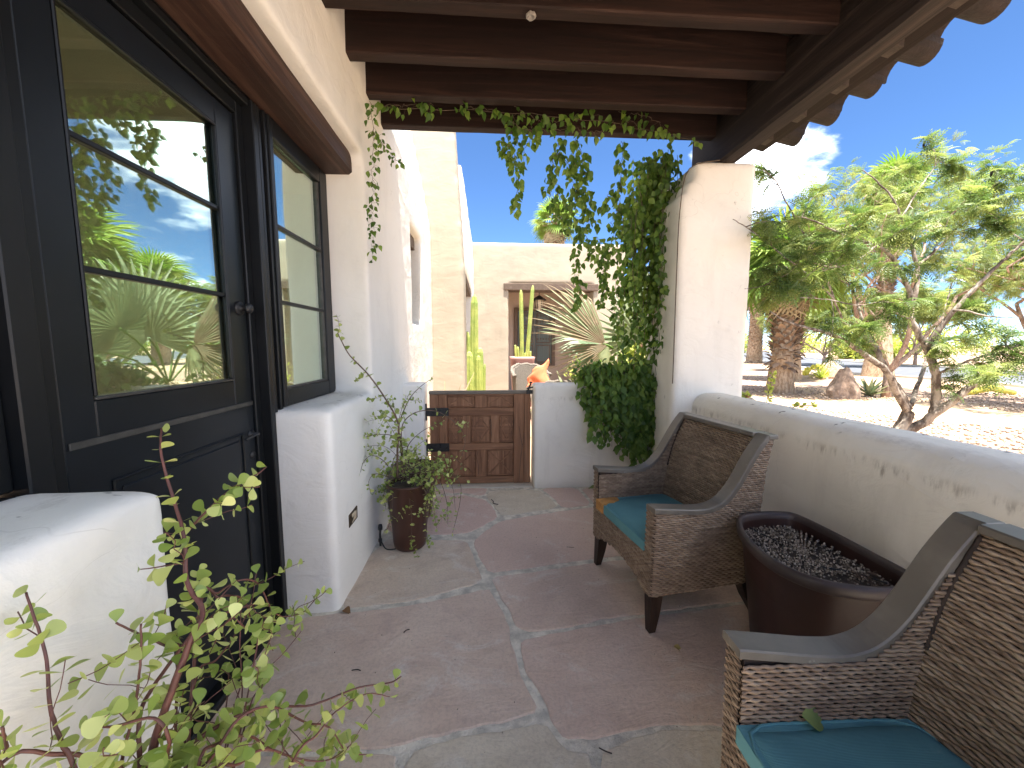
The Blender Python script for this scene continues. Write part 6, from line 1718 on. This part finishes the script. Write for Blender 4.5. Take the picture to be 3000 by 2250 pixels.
def back_tree(label, c, h, R, nl, mat, leafsz, seed, group=GS, trunk_r=.12, fork=.8):
    r = random.Random(seed); random.seed(seed)
    t = thing('desert_tree', label, 'tree', (c[0], c[1], -.1), 0, group); st = MB(); lv = Leaves('leaf', mat, t, 300); C0 = Vector((c[0], c[1], -.15)); F = C0 + Vector((0, 0, fork))
    st.tube([C0, F], [trunk_r, trunk_r * .8], 8); tips = []
    def grow(p, d, L, rad, lev):
        q = [p]; n = 5
        for i in range(n): d = (d + Vector((r.uniform(-.3, .3), r.uniform(-.3, .3), r.uniform(-.1, .25)))).normalized(); q.append(q[-1] + d * L / n)
        st.tube(smooth_path(q, 2), [rad * (1 - .5 * i / 10) for i in range(11)], 6)
        if lev == 0: tips.append(q); return
        for k in range(3 if lev > 1 else 4):
            a = r.uniform(0, 2 * PI); o = Vector((math.cos(a), math.sin(a), r.uniform(-.1, .7))); grow(q[-1 - (k % 3)], (d * .7 + o).normalized(), L * r.uniform(.55, .8), rad * .5, lev - 1)
    for k in range(5):
        a = 2 * PI * k / 5 + r.uniform(-.3, .3); grow(F, Vector((math.cos(a) * R / h * 1.3, math.sin(a) * R / h * 1.3, 1)).normalized(), h * .42, trunk_r * .6, 3 - (k % 2))
    per = max(1, nl // max(1, len(tips)))
    for q in tips:
        for _ in range(per):
            i = r.randrange(1, len(q)); o = rv(1).normalized(); lv.add(q[i] + o * r.random() ** .6 * h * .055, o + rv(.4), Vector((0, 0, 1)) + rv(.5), leafsz * r.uniform(.7, 1.2))
    st.build('trunk', 'bark2', t); lv.build('crown'); return t
back_tree('large sunlit yellow green tree behind the mesquite, tallest crown in the view', (11.6, 10.4), 6.8, 3.4, 2700, tleaf, .24, 2)
back_tree('wide green tree at the right picture edge near the road', (13.6, 8.2), 5.0, 3.0, 2300, tleaf, .22, 4)
back_tree('rounded green tree beyond the road left of the mesquite crown', (24, 26), 6.0, 4.0, 3500, tleaf, .38, 6)
back_tree('small pale tree between the pillar and the swollen palm', (17.6, 21.5), 3.6, 2.2, 2600, tleaf, .28, 9)
back_tree('olive tree across the road behind the pointed rust rock', (31, 26), 6.5, 4.5, 3000, tleaf, .42, 12)
back_tree('dense tree across the road at the far right', (30, 15.5), 6.0, 4.2, 3000, tleaf, .42, 14)
back_tree('small airy tree behind the silver fan palm', (5.6, 12.5), 3.2, 1.6, 2200, tleaf, .22, 17)
random.seed(50)
for i, (x, y, r_, h_, lab) in enumerate(((34, 52, 3, 3.2, 'low green hedge plant far across the road beside the pillar'), (46, 56, 3.5, 3, 'rounded desert shrub far across the road near the horizon'), (40, 40, 2.6, 2.4, 'dark green shrub across the road behind the palm boots'), (36, 33, 2.0, 1.8, 'grey green shrub on the gravel bank across the road'), (52, 46, 4, 4, 'broad far shrub under the distant hills'), (8.2, 24, 2.5, 3.5, 'tall green shrub far behind the courtyard palm'), (62, 70, 6, 5.5, 'far clump of desert trees at the horizon left'), (70, 52, 6, 5.5, 'far clump of desert trees at the horizon right'))):
    shrub('desert_shrub', lab, (x, y, -.1), r_, h_, 1500, .42, .4, GS)

# ================================================================== LITTER ON THE FLOOR
dl = [blade_mesh('fallen_leaf', 1, [.05, .3, .42, .34, .18, .01], m_, .5, .5) for m_ in ('dead_leaf', 'green_fallen')]
def litter(label, p, d, n, s, k=0):
    o = bpy.data.objects.new('fallen_leaf', dl[k]); COL.objects.link(o); o.matrix_basis = orient(Vector(p), d, n, s); tag(o, label, 'leaf', 'leaves fallen on the porch')
litter('curled pale green leaf lying on the near teal cushion', (.80, .845, .475), (1, -.25, -.1), (-.4, -.6, 1), .065, 1)
litter('rust brown dead leaf on the stone beside the near front leg of the farther armchair', (.87, 1.63, .004), (.6, -.5, .05), (.1, .1, 1), .045)
litter('dry brown leaf on the floor at the corner of the white sill block', (-.775, 1.99, .006), (.7, -.6, .25), (-.3, 0, 1), .05)
litter('brown crumpled leaf at the base of the nearest wicker arm', (.60, 1.0, .006), (.6, .5, .1), (.1, .1, 1), .06)
litter('small pale leaf on the rosy flagstone near the gate wall', (1.0, 3.42, .004), (1, .2, .1), (0, 0, 1), .05, 1)
litter('brown leaf by the foot of the vine against the gate wall', (1.12, 3.62, .01), (1, .2, .1), (0, -.3, 1), .07)
litter('dark green leaf by the foot of the vine against the gate wall', (1.06, 3.60, .02), (-1, .3, .2), (0, -.3, 1), .07, 1)
def twig(label, pts, r=.0022):
    tag(MB().tube(smooth_path(pts, 3), [r] * (3 * (len(pts) - 1) + 1), 5).build('fallen_twig', 'dark_leg'), label, 'twig', 'twigs fallen on the porch')
twig('crooked dark twig on the cream flagstone by the gate', [(.03, 3.42, .006), (.05, 3.36, .01), (.045, 3.33, .006), (.09, 3.30, .007)], .0035)
twig('short dark twig on the stone in front of the farther armchair', [(.385, 1.20, .004), (.405, 1.185, .006), (.425, 1.178, .004)])
twig('tiny twig on the big flagstone near the tall pot', [(-.42, 1.80, .004), (-.41, 1.815, .005), (-.395, 1.82, .004)])
twig('thin twig on the left part of the large flagstone', [(-.60, 1.59, .004), (-.575, 1.59, .006), (-.56, 1.585, .004)])
twig('small twig near the joint of the lower right stone', [(.72, 1.05, .004), (.735, 1.035, .005), (.745, 1.03, .004)])
twig('faint twig on the rosy flagstone left of the armchair leg', [(.55, 2.55, .004), (.60, 2.54, .004)], .0014)
random.seed(77)
gt = mesh_of('grit', ico, icf, 'pebble', False); root_ = thing('floor_grit', 'tiny crumbs of grit scattered over the flagstones', 'grit', (0, 2, 0), 0, None, 'stuff'); G = Leaves('grit', [gt], root_, 0)
for i in range(260): G.add((random.uniform(-.75, 1.6), random.uniform(.6, 3.6), .003), rv(), rv(), random.uniform(.0012, .004))
G.build('grit')
